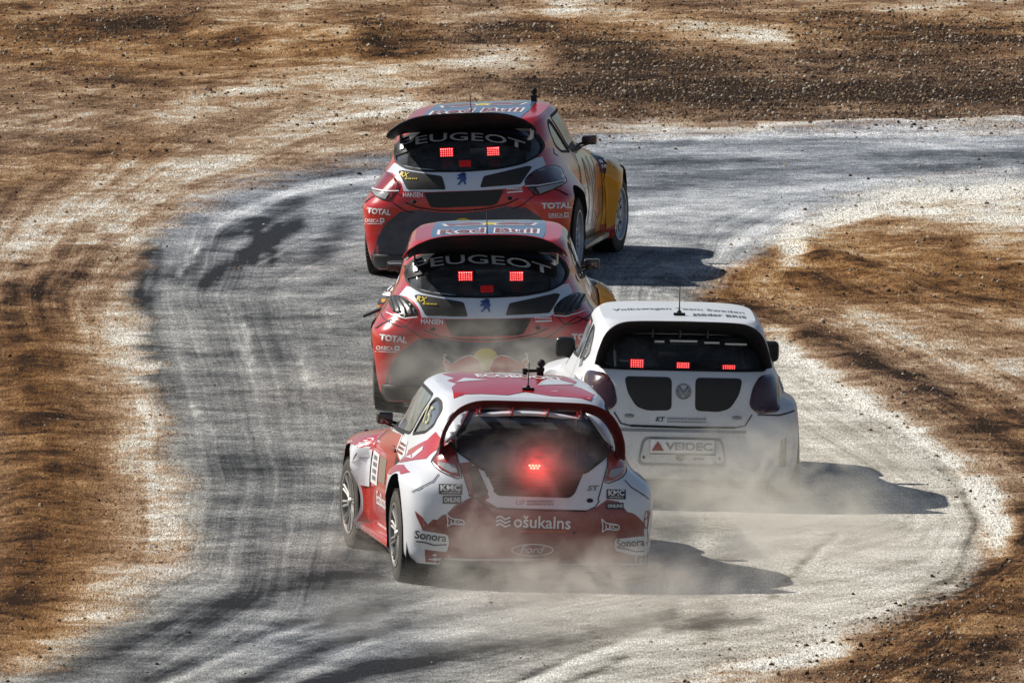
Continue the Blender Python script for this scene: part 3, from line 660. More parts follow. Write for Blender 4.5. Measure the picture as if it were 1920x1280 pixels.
def build_shell(c, bm, lv, base, quarter, door, rearwin, fl_front=True):
    """hollow body with window openings and wheel arches, panes, cabin"""
    o = c.add('body', bm_mesh(bm), base)
    o.parent = None; o.matrix_local = Matrix.Identity(4)
    cav = [(z, t, yr, min(yf, 2.0) if z < 1.0 else yf, w_, a, b) for z, t, yr, yf, w_, a, b in lv if z > .65]
    cz = cav[0]; cav = [(.52, 0, cz[2], 2.0, cz[4], cz[5], cz[6])] + cav
    cuts = [loft_body(cav, K=60, m=3, inset=.05, crown=.02)]
    q, d = round_poly(quarter, .05), round_poly(door, .07)
    rw = round_poly(rearwin, .06)
    cuts += [prism(rw, 'y', -2, .25)]
    cuts += [prism(q, 'x', -2, 2), prism(d, 'x', -2, 2)]
    ws = round_poly([(-.60, 1.0), (.60, 1.0), (.53, 1.22), (.46, 1.285), (-.46, 1.285), (-.53, 1.22)], .05)
    cuts += [prism(ws, 'y', .9, 4)]
    for sx in (-1, 1):
        for ya in (0, c.wb):
            b2 = bmesh.new(); lathe_x(b2, [(.56, .372), (1.3, .385)], 56)
            bmesh.ops.contextual_create(b2, geom=[e for e in b2.edges if e.is_boundary])
            bmesh.ops.holes_fill(b2, edges=[e for e in b2.edges if e.is_boundary])
            bmesh.ops.transform(b2, matrix=Matrix.Translation((0, ya, .335)) @ Matrix.Diagonal((sx, 1, 1, 1)), verts=b2.verts)
            bmesh.ops.recalc_face_normals(b2, faces=b2.faces); cuts.append(b2)
    boolean(o, cuts)
    o.parent = c.root; o.matrix_local = c.roll
    sharpen(o.data, 32)
    for f in o.data.polygons: f.use_smooth = True
    # panes sit 6 mm inside the skin
    for pr in ('left', 'right'):
        for p in (q, d): c.patch('side_window', poly2d(p), pr, M['glasss'], off=-.006, step=.06)
    c.patch('rear_window', poly2d(rw), 'rear', M['glassr'], off=-.006, step=.06)
    c.patch('windscreen', poly2d(ws), 'front', M['glassw'], off=-.006, step=.06)
    for pr in ('left', 'right'):
        for p in (q, d): c.patch('window_seal', stroke2d(p, .022, True), pr, M['gap'], off=.003)
    c.patch('window_seal', stroke2d(rw, .018, True), 'rear', M['gap'], off=.006)
    # cabin: roll cage and bucket seats
    cg = bmesh.new()
    for sx in (-.50, .50):
        tube(cg, [(sx, 1.7, .75), (sx * .98, 1.55, .98), (sx * .92, 1.15, 1.22), (sx * .92, .55, 1.20), (sx * .95, .45, 1.05), (sx, .45, .6)], .020)
        tube(cg, [(sx * .90, .5, 1.2), (sx * .9, .1, .95), (sx * .9, -.1, .6)], .020)
    tube(cg, [(-.46, .52, 1.2), (.46, .52, 1.2)], .020); tube(cg, [(-.48, .45, .95), (.48, .45, .95)], .018)
    tube(cg, [(-.45, .45, .6), (.45, .52, 1.18)], .018); tube(cg, [(.45, .45, .6), (-.45, .52, 1.18)], .018)
    c.add('roll_cage', bm_mesh(cg), M['cage'])
    for sx in (-.33,):
        st = bmesh.new(); bx(st, (sx, .95, .72), (.46, .45, .16)); bx(st, (sx, .72, .92), (.44, .12, .50), Matrix.Rotation(R(12), 4, 'X'))
        bx(st, (sx, .62, 1.12), (.30, .12, .16)); bx(st, (sx - .17, .72, 1.10), (.06, .22, .18)); bx(st, (sx + .17, .72, 1.10), (.06, .22, .18))
        bevel_all(st, .03); c.add('bucket_seat', bm_mesh(st), M['inner'])
    ds = bmesh.new(); bx(ds, (0, 1.75, .82), (1.2, .25, .2)); bevel_all(ds, .04); c.add('dashboard', bm_mesh(ds), M['inner'])
    return o, q, d, rw

# ------------------------------------------------------------------ running gear
def tyre_mesh():
    bm = bmesh.new()
    prof = [(-.105, .222), (-.112, .25), (-.112, .285), (-.100, .308), (-.07, .319), (0, .322), (.07, .319), (.100, .308), (.112, .285), (.112, .25), (.105, .222), (.09, .214), (-.09, .214), (-.105, .222)]
    lathe_x(bm, prof, 56)
    bmesh.ops.remove_doubles(bm, verts=bm.verts, dist=1e-4)
    for k in range(56):                                     # tread blocks
        a = 2 * math.pi * (k + .5) / 56
        for x in (-.078, -.027, .027, .078):
            q = a + (.03 if x > 0 else -.03) + x * .3; r = .3225 - abs(x) ** 2 * .6
            bx(bm, (x, r * math.cos(q), r * math.sin(q)), (.044, .026, .010), Matrix.Rotation(q - math.pi / 2, 4, 'X'))
    bmesh.ops.recalc_face_normals(bm, faces=bm.faces)
    me = bm_mesh(bm, 'tyre'); me.materials.append(M['rubber']); me.materials.append(M['tyredust'])
    for p in me.polygons:
        r = math.hypot(p.center.y, p.center.z); p.material_index = 1 if r < .300 else 0
    return sharpen(me, 40)
def rim_mesh(kind):
    bm = bmesh.new()
    lathe_x(bm, [(.088, .213), (.100, .221), (.112, .224), (.112, .212), (.098, .204), (.03, .196), (-.10, .205)], 48)
    if kind == 'spoke':
        n = 10
        for k in range(n):
            a = 2 * math.pi * k / n
            rot = Matrix.Rotation(a, 4, 'X')
            for da, w_ in ((-.09, .020), (.09, .020)):
                p0 = rot @ Vector((.082, .045 * math.cos(da), .045 * math.sin(da) * 2)); p1 = rot @ Vector((.098, .206 * math.cos(da), .206 * math.sin(da)))
                tube(bm, [p0, (p0 + p1) / 2 + Vector((-.004, 0, 0)), p1], [.014, .011, .013], 6)
    else:
        n = 12
        lathe_x(bm, [(.090, .0), (.092, .07), (.080, .10), (.074, .125)], 48); lathe_x(bm, [(.076, .176), (.092, .206)], 48)
        for k in range(n):
            a = 2 * math.pi * k / n; bx(bm, (.077, .150 * math.cos(a), .150 * math.sin(a)), (.014, .066, .036), Matrix.Rotation(a, 4, 'X'))
    lathe_x(bm, [(.110, .0), (.110, .026), (.100, .034), (.084, .052), (.084, .066)], 24)
    for k in range(5):
        a = 2 * math.pi * k / 5; bx(bm, (.094, .045 * math.cos(a), .045 * math.sin(a)), (.016, .014, .014), Matrix.Rotation(a, 4, 'X'))
    bmesh.ops.recalc_face_normals(bm, faces=bm.faces)
    return sharpen(bm_mesh(bm, 'rim'), 35)
TYRE = tyre_mesh(); RIM = {'spoke': rim_mesh('spoke'), 'disc': rim_mesh('disc')}
RIM['spoke'].materials.append(M['rimd']); RIM['disc'].materials.append(M['rimw'])
def hub_mesh():
    bm = bmesh.new(); lathe_x(bm, [(-.09, .0), (-.09, .08), (.0, .08), (.005, .155), (.03, .155), (.03, .06), (.08, .05), (.08, .0)], 32)
    bx(bm, (.018, .10, .09), (.09, .11, .07)); bmesh.ops.recalc_face_normals(bm, faces=bm.faces); return sharpen(bm_mesh(bm, 'hub'), 35)
HUB = hub_mesh(); HUB.materials.append(M['steel'])
def wheels(c, kind, tr=.765, z=.322):
    for sx in (-1, 1):
        for ya, st in ((0, 0), (c.wb, c.steer)):
            h = bpy.data.objects.new('wheel', HUB); COL.objects.link(h); h.parent = c.root
            h.location = (sx * tr, ya, z); h.rotation_euler = (random.uniform(0, 1), 0, R(st) + (math.pi if sx < 0 else 0))
            h.rotation_mode = 'XYZ'
            for nm, me in (('tyre', TYRE), ('rim', RIM[kind])):
                k = bpy.data.objects.new(nm, me); COL.objects.link(k); k.parent = h
                me.polygons.foreach_set('use_smooth', [True] * len(me.polygons))

# ------------------------------------------------------------------ fittings
def wing(c, path, yr, chord, tilt, th, m, m_top=None, name='rear_wing', roll_out=.0):
    """blade swept along an (x, z) line from tip to tip; its trailing edge is lifted outwards"""
    half = catmull(path, 6); full = [(-p[0], p[1]) for p in half[::-1]] + [tuple(p) for p in half[1:]]
    bm = bmesh.new(); rings = []
    for i, (x, z) in enumerate(full):
        a = Vector(full[max(i - 1, 0)]); b = Vector(full[min(i + 1, len(full) - 1)]); t = (b - a).normalized(); n = Vector((-t.y, t.x))   # outward/up
        ch = chord * (1 - .40 * (abs(x) / half[-1][0]) ** 6)
        sec = []
        for s, k in ((0, 0), (.02, .8), (.25, 1.0), (.6, .8), (1, .15), (1, -.15), (.6, -.6), (.25, -.7), (.02, -.6)):
            yy = yr + s * ch; off = (1 - s) ** 1.25 * math.sin(R(tilt)) * (1 - roll_out * (abs(x) / half[-1][0]) ** 4) * ch + k * th / 2
            sec.append(bm.verts.new((x + n.x * off, yy, z + n.y * off)))
        rings.append(sec)
    k = len(rings[0])
    for a, b in zip(rings, rings[1:]):
        for j in range(k): bm.faces.new((a[j], a[(j + 1) % k], b[(j + 1) % k], b[j]))
    bm.faces.new(rings[0]); bm.faces.new(rings[-1][::-1])
    bmesh.ops.recalc_face_normals(bm, faces=bm.faces)
    me = bm_mesh(bm); me.materials.append(m)
    if m_top is not None:
        me.materials.append(m_top)
        for p in me.polygons: p.material_index = 1 if (p.normal.z > .1 or abs(p.normal.x) > .75) else 0
    return c.add(name, sharpen(me, 38), None)
def boxpart(c, name, parts, m, bev=.008, parent=None, body=True):
    bm = bmesh.new()
    for p in parts: bx(bm, *p)
    if bev: bevel_all(bm, bev)
    return c.add(name, sharpen(bm_mesh(bm), 40), m, parent, body)
def tubepart(c, name, lines, m, parent=None):
    bm = bmesh.new()
    for pts, r in lines: tube(bm, pts, r)
    return c.add(name, bm_mesh(bm), m, parent)
def antenna(c, x, y, h=.19):
    p, _ = c.hit('top', x, y); z = p.z
    a = tubepart(c, 'antenna', [([(x, y, z), (x, y, z + .03), (x, y - .004, z + .035), (x, y - .02, z + h)], [.024, .014, .005, .003])], M['gap'])
    boxpart(c, 'antenna_base', [((x, y - .02, z + .008), (.085, .03, .018))], M['gap'], .004, a)
def roof_camera(c, x, y, arm=0):
    p, _ = c.hit('top', x, y); z = p.z
    bm = bmesh.new(); bx(bm, (x, y, z + .02), (.045, .04, .045)); bx(bm, (x, y, z + .045), (.055, .04, .026))
    if arm: tube(bm, [(x, y, z + .035), (x - arm, y, z + .03)], .012); bx(bm, (x - arm, y, z + .025), (.03, .04, .045))
    bevel_all(bm, .008)
    g = bmesh.ops.create_uvsphere(bm, u_segments=14, v_segments=10, radius=.028); bmesh.ops.translate(bm, vec=(x + .005, y, z + .088), verts=g['verts'])
    tube(bm, [(x + .005, y, z + .045), (x + .005, y, z + .08)], .011)
    return c.add('roof_camera', bm_mesh(bm), M['gap'])
def mirror(c, sx, y, z, x0, x1, h, m, rnd=.02, stalk=True):
    bm = bmesh.new()
    bx(bm, (sx * (x0 + x1) / 2, y, z), (x1 - x0, .10, h)); bevel_all(bm, rnd, 4)
    o = c.add('wing_mirror', bm_mesh(bm), m)
    tubepart(c, 'mirror_stalk', [([(sx * (x0 - .10), y + .02, z - h * .75), (sx * (x0 + .03), y + .02, z - h * .2)], .012), ([(sx * (x0 - .06), y + .05, z - h * .9), (sx * (x0 + .09), y + .03, z - h * .3)], .008)], M['gap'], o)
    bm = bmesh.new(); bx(bm, (sx * (x0 + x1) / 2, y - .049, z), ((x1 - x0) * .84, .006, h * .78)); bevel_all(bm, .002)
    c.add('mirror_glass', bm_mesh(bm), M['lensd'] if rnd < .03 else M['mesh'], o)
    return o
def warning_light(c, proj, u0, v0, u1, v1, rows, cols, hot=False, off=-.045, dim=False, bracket=False):
    """LED rain light behind the rear glass: housing, lit panel, LED rows"""
    cx, cy = (u0 + u1) / 2, (v0 + v1) / 2
    p, n = c.hit(proj, cx, cy)
    if n.y > 0: n = -n
    a, _ = c.hit(proj, u0, cy); b, _ = c.hit(proj, u1, cy)
    wx = abs(a.x - b.x); hz = wx * abs(v1 - v0) / abs(u1 - u0)
    pos = p - Vector((0, -1, 0)) * off * -1
    pos = p + Vector((0, .06, 0))
    o = boxpart(c, 'warning_light', [((pos.x, pos.y + .02, pos.z), (wx + .012, .03, hz + .012))], M['gap'], .004)
    if not hot: boxpart(c, 'light_panel', [((pos.x, pos.y, pos.z), (wx, .012, hz))], M['ledpanel_off'] if dim else M['ledpanel'], .002, o)
    bm = bmesh.new()
    for r in range(rows):
        nn = cols - (1 if (hot and r == 1) else 0)
        for k in range(nn):
            x = pos.x + ((k + .5) / nn - .5) * wx * (nn / cols if hot else .96); z = pos.z + ((r + .5) / rows - .5) * hz * .96
            g = bmesh.ops.create_icosphere(bm, subdivisions=1, radius=(.0085 if hot else min(wx / cols, hz / rows) * .34))
            bmesh.ops.translate(bm, vec=(x, pos.y - .008, z), verts=g['verts'])
    e = c.add('led_rows', bm_mesh(bm), M['ledhot'] if hot else (M['ledpanel_off'] if dim else M['led']), o); e['kind'] = 'stuff'
    if bracket:
        bm = bmesh.new(); vs = [bm.verts.new((pos.x + sx * w_, pos.y + .02, pos.z - hz * .5 - dz)) for sx, w_, dz in ((-1, wx * .5, .0), (1, wx * .5, .0), (1, wx * .36, .09), (-1, wx * .36, .09))]
        f = bm.faces.new(vs); bmesh.ops.solidify(bm, geom=[f], thickness=.01); c.add('light_bracket', bm_mesh(bm), M['cage'], o)
    return o
def ell(cx, cy, rx, ry, n=28): return [(cx + rx * math.cos(2 * math.pi * k / n), cy + ry * math.sin(2 * math.pi * k / n)) for k in range(n)]
# ------------------------------------------------------------------ white and red hatchback, nearest
def rp(pts, r=3): return round_poly(pts, r)
WB_A, WB_B, WB_C = 2.49, 2.54, 2.47
bmA = loft_body(LV_HATCH_A, flare=flare_fn(WB_A, .120, .12))
A = Car('rally_car', (973, 1085), 8, 2.5, 0, bmA, WB_A, .8, 4)
Q_A = [(.55, .945), (.10, 1.0), (-.04, 1.07), (-.03, 1.15), (.08, 1.215), (.22, 1.232)]
D_A = [(.64, .94), (1.45, .915), (1.74, .93), (1.55, 1.10), (1.22, 1.265), (.75, 1.262), (.32, 1.238)]
RW_A = [(-.60, 1.03), (-.545, .93), (-.44, .86), (-.36, .80), (.36, .80), (.44, .86), (.545, .93), (.60, 1.03), (.525, 1.15), (.42, 1.195), (-.42, 1.195), (-.525, 1.15)]
build_shell(A, bmA, LV_HATCH_A, M['white'], Q_A, D_A, RW_A)
A.root['label'] = 'white and deep red rally car with arched red wing, nearest the camera'; A.root['category'] = 'car'
A.root['group'] = 'rally cars on the dusty bend'
# livery: red lower bumper with torn white edge
A.patch('livery_panel', poly2d([(883, 932), (853, 947), (838, 963), (828, 966), (820, 974), (812, 973), (802, 983), (793, 970), (778, 957), (781, 968), (796, 1000), (797, 1040), (800, 1075), (1180, 1085), (1222, 1070), (1221, 1030), (1214, 992), (1220, 955), (1210, 957), (1206, 979), (1196, 968), (1188, 962), (1176, 959), (1160, 940), (1138, 936), (1120, 949), (1104, 956), (933, 951), (908, 936)]), 'photo', M['deepred'], .002)
# hatch: painted white band under the vent, dark side duct, radiator vent
vent = [(-.355, .815), (-.285, .66), (-.25, .632), (.25, .632), (.285, .66), (.355, .815)]
A.patch('radiator_vent', poly2d(round_poly(vent, .03)), 'rear', M['mesh'], .004)
for k in range(7):
    z = .655 + k * .022; hw = .25 + (z - .64) * .55
    A.patch('vent_slat', stroke2d([(-hw, z), (hw, z)], .006), 'rear', M['gap'], .012, thick=.006)
A.patch('livery_panel', poly2d([(862, 868), (882, 866), (902, 905), (918, 932), (906, 940), (884, 930), (872, 905)]), 'photo', M['deepred'], .003)
A.patch('side_duct', poly2d([(876, 874), (894, 873), (916, 922), (908, 934), (890, 926)]), 'photo', M['mesh'], .005)
A.patch('duct_trim', poly2d([(909, 896), (915, 895), (926, 918), (920, 922)]), 'photo', M['inkw'], .007)
# tail lamps
LAMP_L = [(833, 812), (846, 806), (850, 828), (857, 860), (864, 894), (848, 891), (826, 880), (811, 864), (822, 848)]
for mir in (False, True):
    t = A.patch('tail_light', poly2d(rp(LAMP_L, 4)), 'photo', M['lensr'], .004, thick=.004, mirror=mir)
    A.patch('reversing_lens', poly2d(rp([(820, 866), (834, 868), (854, 872), (859, 887), (845, 886), (830, 878)], 3)), 'photo', M['lensc'], .011, parent=t, mirror=mir)
    A.patch('panel_gap', stroke2d(smooth_poly([(832, 811), (848, 805), (852, 830), (859, 862), (866, 896), (848, 893), (824, 882), (809, 865), (820, 848)], 2), 2.0, True), 'photo', M['gap'], .004, mirror=mir)
    # seams
    A.patch('panel_gap', stroke2d([(823, 889), (812, 902), (790, 913), (773, 922)], 1.7), 'photo', M['gap'], .005, mirror=mir)
    A.patch('panel_gap', stroke2d([(850, 830), (860, 866), (872, 900), (881, 931)], 2.0), 'photo', M['gap'], .005, mirror=mir)
# left flank livery (front wing and door red, white number board)
SIDE_RED = [(.50, .20), (.50, .62), (.58, .72), (.70, .80), (.92, .905), (2.02, .86), (2.9, .80), (3.2, .62), (3.25, .3), (2.0, .17), (.6, .17)]
for pr in ('left', 'right'):
    A.patch('livery_panel', poly2d(SIDE_RED), pr, M['red'], .002)
    sg = -1 if pr == 'left' else 1
    A.patch('livery_panel', poly2d([(sg * .64, 1.95), (sg * .93, 2.0), (sg * .93, 2.95), (sg * .60, 3.0)]), 'top', M['red'], .003)
    A.patch('livery_panel', poly2d([(1.99, .44), (2.42, .44), (2.44, .70), (1.99, .70)]), pr, M['white'], .010)
    A.patch('number_board', poly2d([(1.62, .48), (1.96, .48), (1.97, .71), (1.63, .70)]), pr, M['inkw'], .005)
    A.patch('livery_panel', poly2d([(1.24, .52), (1.56, .52), (1.58, .70), (1.26, .70)]), pr, M['dirt'], .004)
    A.patch('sponsor_panel', poly2d([(.62, .75), (.92, .80), (.95, .905), (.60, .89), (.48, .80)]), pr, M['inkw'], .004)
    A.patch('air_intake', poly2d([(.60, .62), (.84, .64), (.84, .76), (.62, .73)]), pr, M['mesh'], .005)
    A.patch('door_handle', poly2d(round_poly([(.94, .775), (1.12, .78), (1.12, .815), (.94, .81)], .01)), pr, M['deepred'], .012, thick=.012)
    A.patch('panel_gap', stroke2d([(.90, .93), (.86, .80), (.82, .60), (.80, .24)], .012), pr, M['gap'], .006)
    A.patch('panel_gap', stroke2d([(1.78, .91), (1.92, .80), (1.98, .60), (1.96, .24)], .012), pr, M['gap'], .006)
    A.patch('panel_gap', stroke2d([(.90, .915), (1.78, .90)], .012), pr, M['gap'], .006)
    A.patch('livery_panel', poly2d([(.42, .84), (.18, .90), (-.02, .955), (-.10, 1.02), (-.20, .99), (-.30, .93), (-.22, .84), (.06, .80), (.30, .76)]), pr, M['red'], .003)
    A.patch('livery_panel', poly2d([(.34, .80), (.20, .83), (-.02, .91), (-.06, .885), (.10, .81)]), pr, M['white'], .005)
    A.patch('livery_panel', poly2d([(.40, .735), (.10, .765), (-.24, .745), (-.05, .70), (.30, .68)]), pr, M['red'], .003)
    dx = -1 if pr == 'left' else 1
    def tb(y0, y1, z0, z1): return (y1, z0, y0, z1) if pr == 'left' else (y0, z0, y1, z1)
    A.text('lettering', 'EcoBoost', tb(1.10, 1.62, .355, .45), pr, M['inkw'], .006, bold=.02)
    A.patch('oval_badge', poly2d(ell(.78, .42, .19, .095)), pr, M['inkw'], .006)
    A.patch('oval_badge', poly2d(ell(.78, .42, .17, .078)), pr, M['inkb'], .008)
    A.text('lettering', 'Ford', tb(.66, .90, .385, .46), pr, M['inkw'], .010, shear=.3)
    A.bars(tb(1.70, 1.88, .50, .69), pr, M['inkg'], rows=4, off=.008, n=2)
    A.bars(tb(.58, .86, .785, .87), pr, M['deepred'], rows=3, off=.008, n=5)
    A.text('lettering', '1', tb(.27, .30, 1.05, 1.17) if pr == 'left' else tb(.16, .19, 1.05, 1.17), pr, M['paley'], .004); A.text('lettering', '5', tb(.13, .21, 1.05, 1.17) if pr == 'left' else tb(.23, .31, 1.05, 1.17), pr, M['paley'], .004)
    sk = bmesh.new(); bx(sk, (dx * .805, 1.24, .165), (.10, 1.40, .05)); bevel_all(sk, .012); A.add('side_skirt', bm_mesh(sk), M['red'])
    A.bars(tb(.85, 1.6, .205, .235), pr, M['inkw'], off=.005, n=12)
# rear print
for (u0, v0, u1, v1), rt in (((823, 926, 867, 907), 2), ((1137, 935, 1173, 917), 3)):
    A.patch('sponsor_panel', poly2d([(u0, v0 + 0), (u1, v0 + 1), (u1, v1 + 1), (u0, v1)]), 'photo', M['inkk'], .005)
    A.text('lettering', 'KMC', (u0 + 3, v0 - 6, u1 - 3, v1 + 2), 'photo', M['inkw'], .008, bold=.03, step=20)
    A.text('lettering', 'WHEELS', (u0 + 5, v0 - 1.5, u1 - 5, v0 - 4.5), 'photo', M['inkw'], .008, step=20)
for u0, v0, u1, v1 in ((831, 943, 864, 929), (1137, 953, 1168, 942)):
    A.patch('sponsor_panel', poly2d([(u0 - 1, v0 + 1), (u1 + 1, v0 + 1.5), (u1 + 1, v1), (u0 - 1, v1)]), 'photo', M['inkk'], .005)
    A.text('lettering', 'OHLINS', (u0 + 2, v0 - 2, u1 - 1, v1 + 3), 'photo', M['inkw'], .008, bold=.02, step=20)
for u0, v0, u1, v1 in ((837, 987, 870, 963), (1127, 997, 1160, 972)):
    A.patch('sponsor_logo', stroke2d(smooth_poly([(u0 + 1, v1), (u0 + 9, v1 + 8), (u1 - 4, v1 + 11), (u1, v1 + 16), (u1 - 3, v0 - 4), (u0 + 9, v0 - 5), (u0 + 2, v0), (u0 + 3, v1 + 13)], 3), 2.0, True), 'photo', M['inkw'], .006)
    A.text('lettering', 'LEC', (u0 + 8, v0 - 6, u1 - 3, v1 + 11), 'photo', M['inkw'], .006, bold=.02, step=20)
for u0, v0, u1, v1 in ((776, 1034, 842, 992), (1152, 1042, 1211, 1004)):
    s_ = 1 if u0 < 900 else -1
    A.patch('sponsor_panel', poly2d(rp([(u0 + 2, v1 + (0 if s_ > 0 else 6)), (u1 - 2, v1 + (10 if s_ > 0 else 0)), (u1, v1 + 26), (u1 - 4, v0), (u0 + 28, v0 - 4), (u0 + 1, v0 - 10), (u0, v1 + 12)], 5)), 'photo', M['inkw'], .005)
    A.text('lettering', 'Sonora', (u0 + 3, v1 + 20, u1 - 4, v1 + 5), 'photo', M['inkk'], .008, bold=.02, rot=7 * s_ if s_ > 0 else -4, step=20)
    A.patch('sponsor_logo', stroke2d([(u0 + 5, v1 + 22), (u0 + 22, v1 + 24), (u0 + 38, v1 + 29), (u1 - 4, v1 + 28)], 2.2), 'photo', M['inkk'], .008)
A.text('lettering', 'o\u0161ukalns', (963, 990, 1070, 967), 'photo', M['inkw'], .006, bold=.015, rot=2.2, step=30)
A.bars((975, 998, 1060, 993), 'photo', M['orange'], off=.005, n=14)
for k in range(3):
    A.patch('sponsor_logo', stroke2d([(930, 970 + k * 7), (938, 967 + k * 7), (947, 973 + k * 7), (957, 969 + k * 7)], 3.6), 'photo', M['inkw'], .006)
A.patch('oval_badge', poly2d(ell(998, 1030, 40, 11.5), [ell(998, 1030, 37.5, 9.6)]), 'photo', M['inkw'], .006)
A.text('lettering', 'Ford', (975, 1036, 1021, 1022), 'photo', M['inkw'], .006, shear=.35, rot=2, step=30)
A.text('lettering', 'ST', (1101, 920, 1123, 910), 'photo', M['inkg'], .006, bold=.03, shear=.25, step=30)
A.text('lettering', 'LSP', (968, 946, 984, 937), 'photo', M['inkg'], .006, step=30)
A.bars((988, 947.5, 1038, 936.5), 'photo', M['inkg'], rows=2, n=10)
for u in (0, 1):
    A.patch('hatch_pin', poly2d(ell(1106 if u == 0 else 896, 938 if u == 0 else 935, 6, 4)), 'photo', M['gap'], .006, thick=.008)
A.patch('tow_eye', poly2d(ell(1076, 998, 2.6, 2.6, 12)), 'photo', M['gap'], .006)
A.patch('panel_gap', stroke2d([(878, 926), (905, 944), (935, 953), (1020, 957), (1098, 958), (1116, 950), (1124, 938)], 1.8), 'photo', M['gap'], .005)
# roof print
rf = [(-.50, .02), (-.30, .06), (-.12, .04), (.02, .16), (.18, .06), (.46, .02), (.52, .20), (.46, .45), (.40, .55), (.47, .75), (.42, 1.06), (.1, 1.12), (-.3, 1.10), (-.46, .95), (-.40, .72), (-.47, .62), (-.42, .48), (-.48, .30)]
A.patch('livery_panel', poly2d(rf), 'top', M['red'], .003)
for pts in ([(-.42, .52), (-.18, .60), (-.34, .70)], [(.14, .40), (.44, .60), (.30, .80), (.20, .62)], [(-.2, .98), (0, 1.04), (.2, .97), (.05, .93)], [(.2, .2), (.26, .21), (.25, .23)], [(.02, .32), (.10, .33), (.06, .36)]):
    A.patch('livery_panel', poly2d(pts), 'top', M['white'], .005)
A.text('lettering', 'ECOBOOST', (-.24, .72, .38, .90), 'top', M['inkw'], .006, bold=.03)
antenna(A, .05, .24)
roof_camera(A, .24, .98, .11)
# arched wing, lip and supports
wing(A, [(0, 1.205), (.34, 1.202), (.475, 1.17), (.56, 1.08), (.60, .98), (.605, .89)], -.46, .24, 18, .016, M['shadedred'])
lip = bmesh.new()
P0 = [(x, .02 + .06 * abs(x) ** 2, 1.228 - .10 * x * x) for x in np.linspace(-.45, .45, 13)]
P1 = [(x, -.20 + .10 * x * x, 1.178 - .22 * x * x) for x in np.linspace(-.50, .50, 13)]
va = [[lip.verts.new((p[0], p[1], p[2] + dz)) for p in q] for q in (P0, P1) for dz in (0.0, -.018)]
for i in range(12):
    a, b, c_, d_ = va[0], va[2], va[3], va[1]
    lip.faces.new((a[i], a[i + 1], b[i + 1], b[i])); lip.faces.new((b[i], b[i + 1], c_[i + 1], c_[i])); lip.faces.new((c_[i], c_[i + 1], d_[i + 1], d_[i])); lip.faces.new((d_[i], d_[i + 1], a[i + 1], a[i]))
for i in (0, 12): lip.faces.new((va[0][i], va[2][i], va[3][i], va[1][i]))
bmesh.ops.recalc_face_normals(lip, faces=lip.faces)
A.add('roof_lip', sharpen(bm_mesh(lip), 35), M['white'])
for x in (-.36, -.13, .12, .35): boxpart(A, 'wing_support', [((x, -.22, 1.205), (.012, .20, .085))], M['red'], .003)
for sx in (-1, 1):
    A.patch('side_blade', poly2d([(sx * .50, 1.17), (sx * .40, 1.195), (sx * .52, 1.02), (sx * .585, .96), (sx * .60, 1.05)]), 'rear', M['white'], .012, thick=.01)
mirror(A, -1, 1.72, .955, .69, .80, .085, M['black'], .02); mirror(A, 1, 1.72, .955, .69, .80, .085, M['black'], .02)
wl = warning_light(A, 'photo', 992, 886, 1016, 871, 3, 4, hot=True)
pl_d = bpy.data.lights.new('warning_lamp_glow', 'SPOT'); pl_d.energy = 16.0; pl_d.spot_size = R(150); pl_d.spot_blend = 1.0; pl_d.color = (1, .02, .02); pl_d.shadow_soft_size = .05
pl_o = bpy.data.objects.new('warning_lamp_glow', pl_d); COL.objects.link(pl_o); pl_o.parent = wl
pp = A.hit('photo', 1003, 878)[0]; pl_o.matrix_local = Matrix.Translation((pp.x, pp.y - .012, pp.z + .01)) @ Matrix.Rotation(R(-90), 4, 'X')
boxpart(A, 'washer_bottle', [((.36, -.30, .93), (.055, .05, .20))], M['inkw'], .015)
wheels(A, 'spoke')
for sx in (-1, 1):
    boxpart(A, 'mud_flap', [((sx * .74, -.42, .20), (.22, .012, .20))], M['gap'], .003)
boxpart(A, 'bumper_undertray', [((0, -.50, .145), (1.25, .20, .05))], M['black'], .015)

# ------------------------------------------------------------------ white hatchback
bmC = loft_body(LV_HATCH_C, flare=flare_fn(WB_C, .085, .10, .745, .80))
C = Car('rally_car', (1269, 935), 2.7, 1.4, 0, bmC, WB_C, .8, 4)
Q_C = [(.50, .98), (.05, 1.0), (-.08, 1.06), (-.02, 1.15), (.12, 1.215), (.34, 1.232)]
D_C = [(.58, .975), (1.5, .95), (1.74, .96), (1.55, 1.12), (1.25, 1.26), (.8, 1.255), (.42, 1.236)]
RW_C = [(-.60, .985), (.60, .985), (.615, 1.03), (.565, 1.14), (.51, 1.21), (-.51, 1.21), (-.565, 1.14), (-.615, 1.03)]
build_shell(C, bmC, LV_HATCH_C, M['dirtywhite'], Q_C, D_C, RW_C)
C.root['label'] = 'dusty plain white rally car with black roof wing, on the inside of the bend'; C.root['category'] = 'car'
C.root['group'] = 'rally cars on the dusty bend'
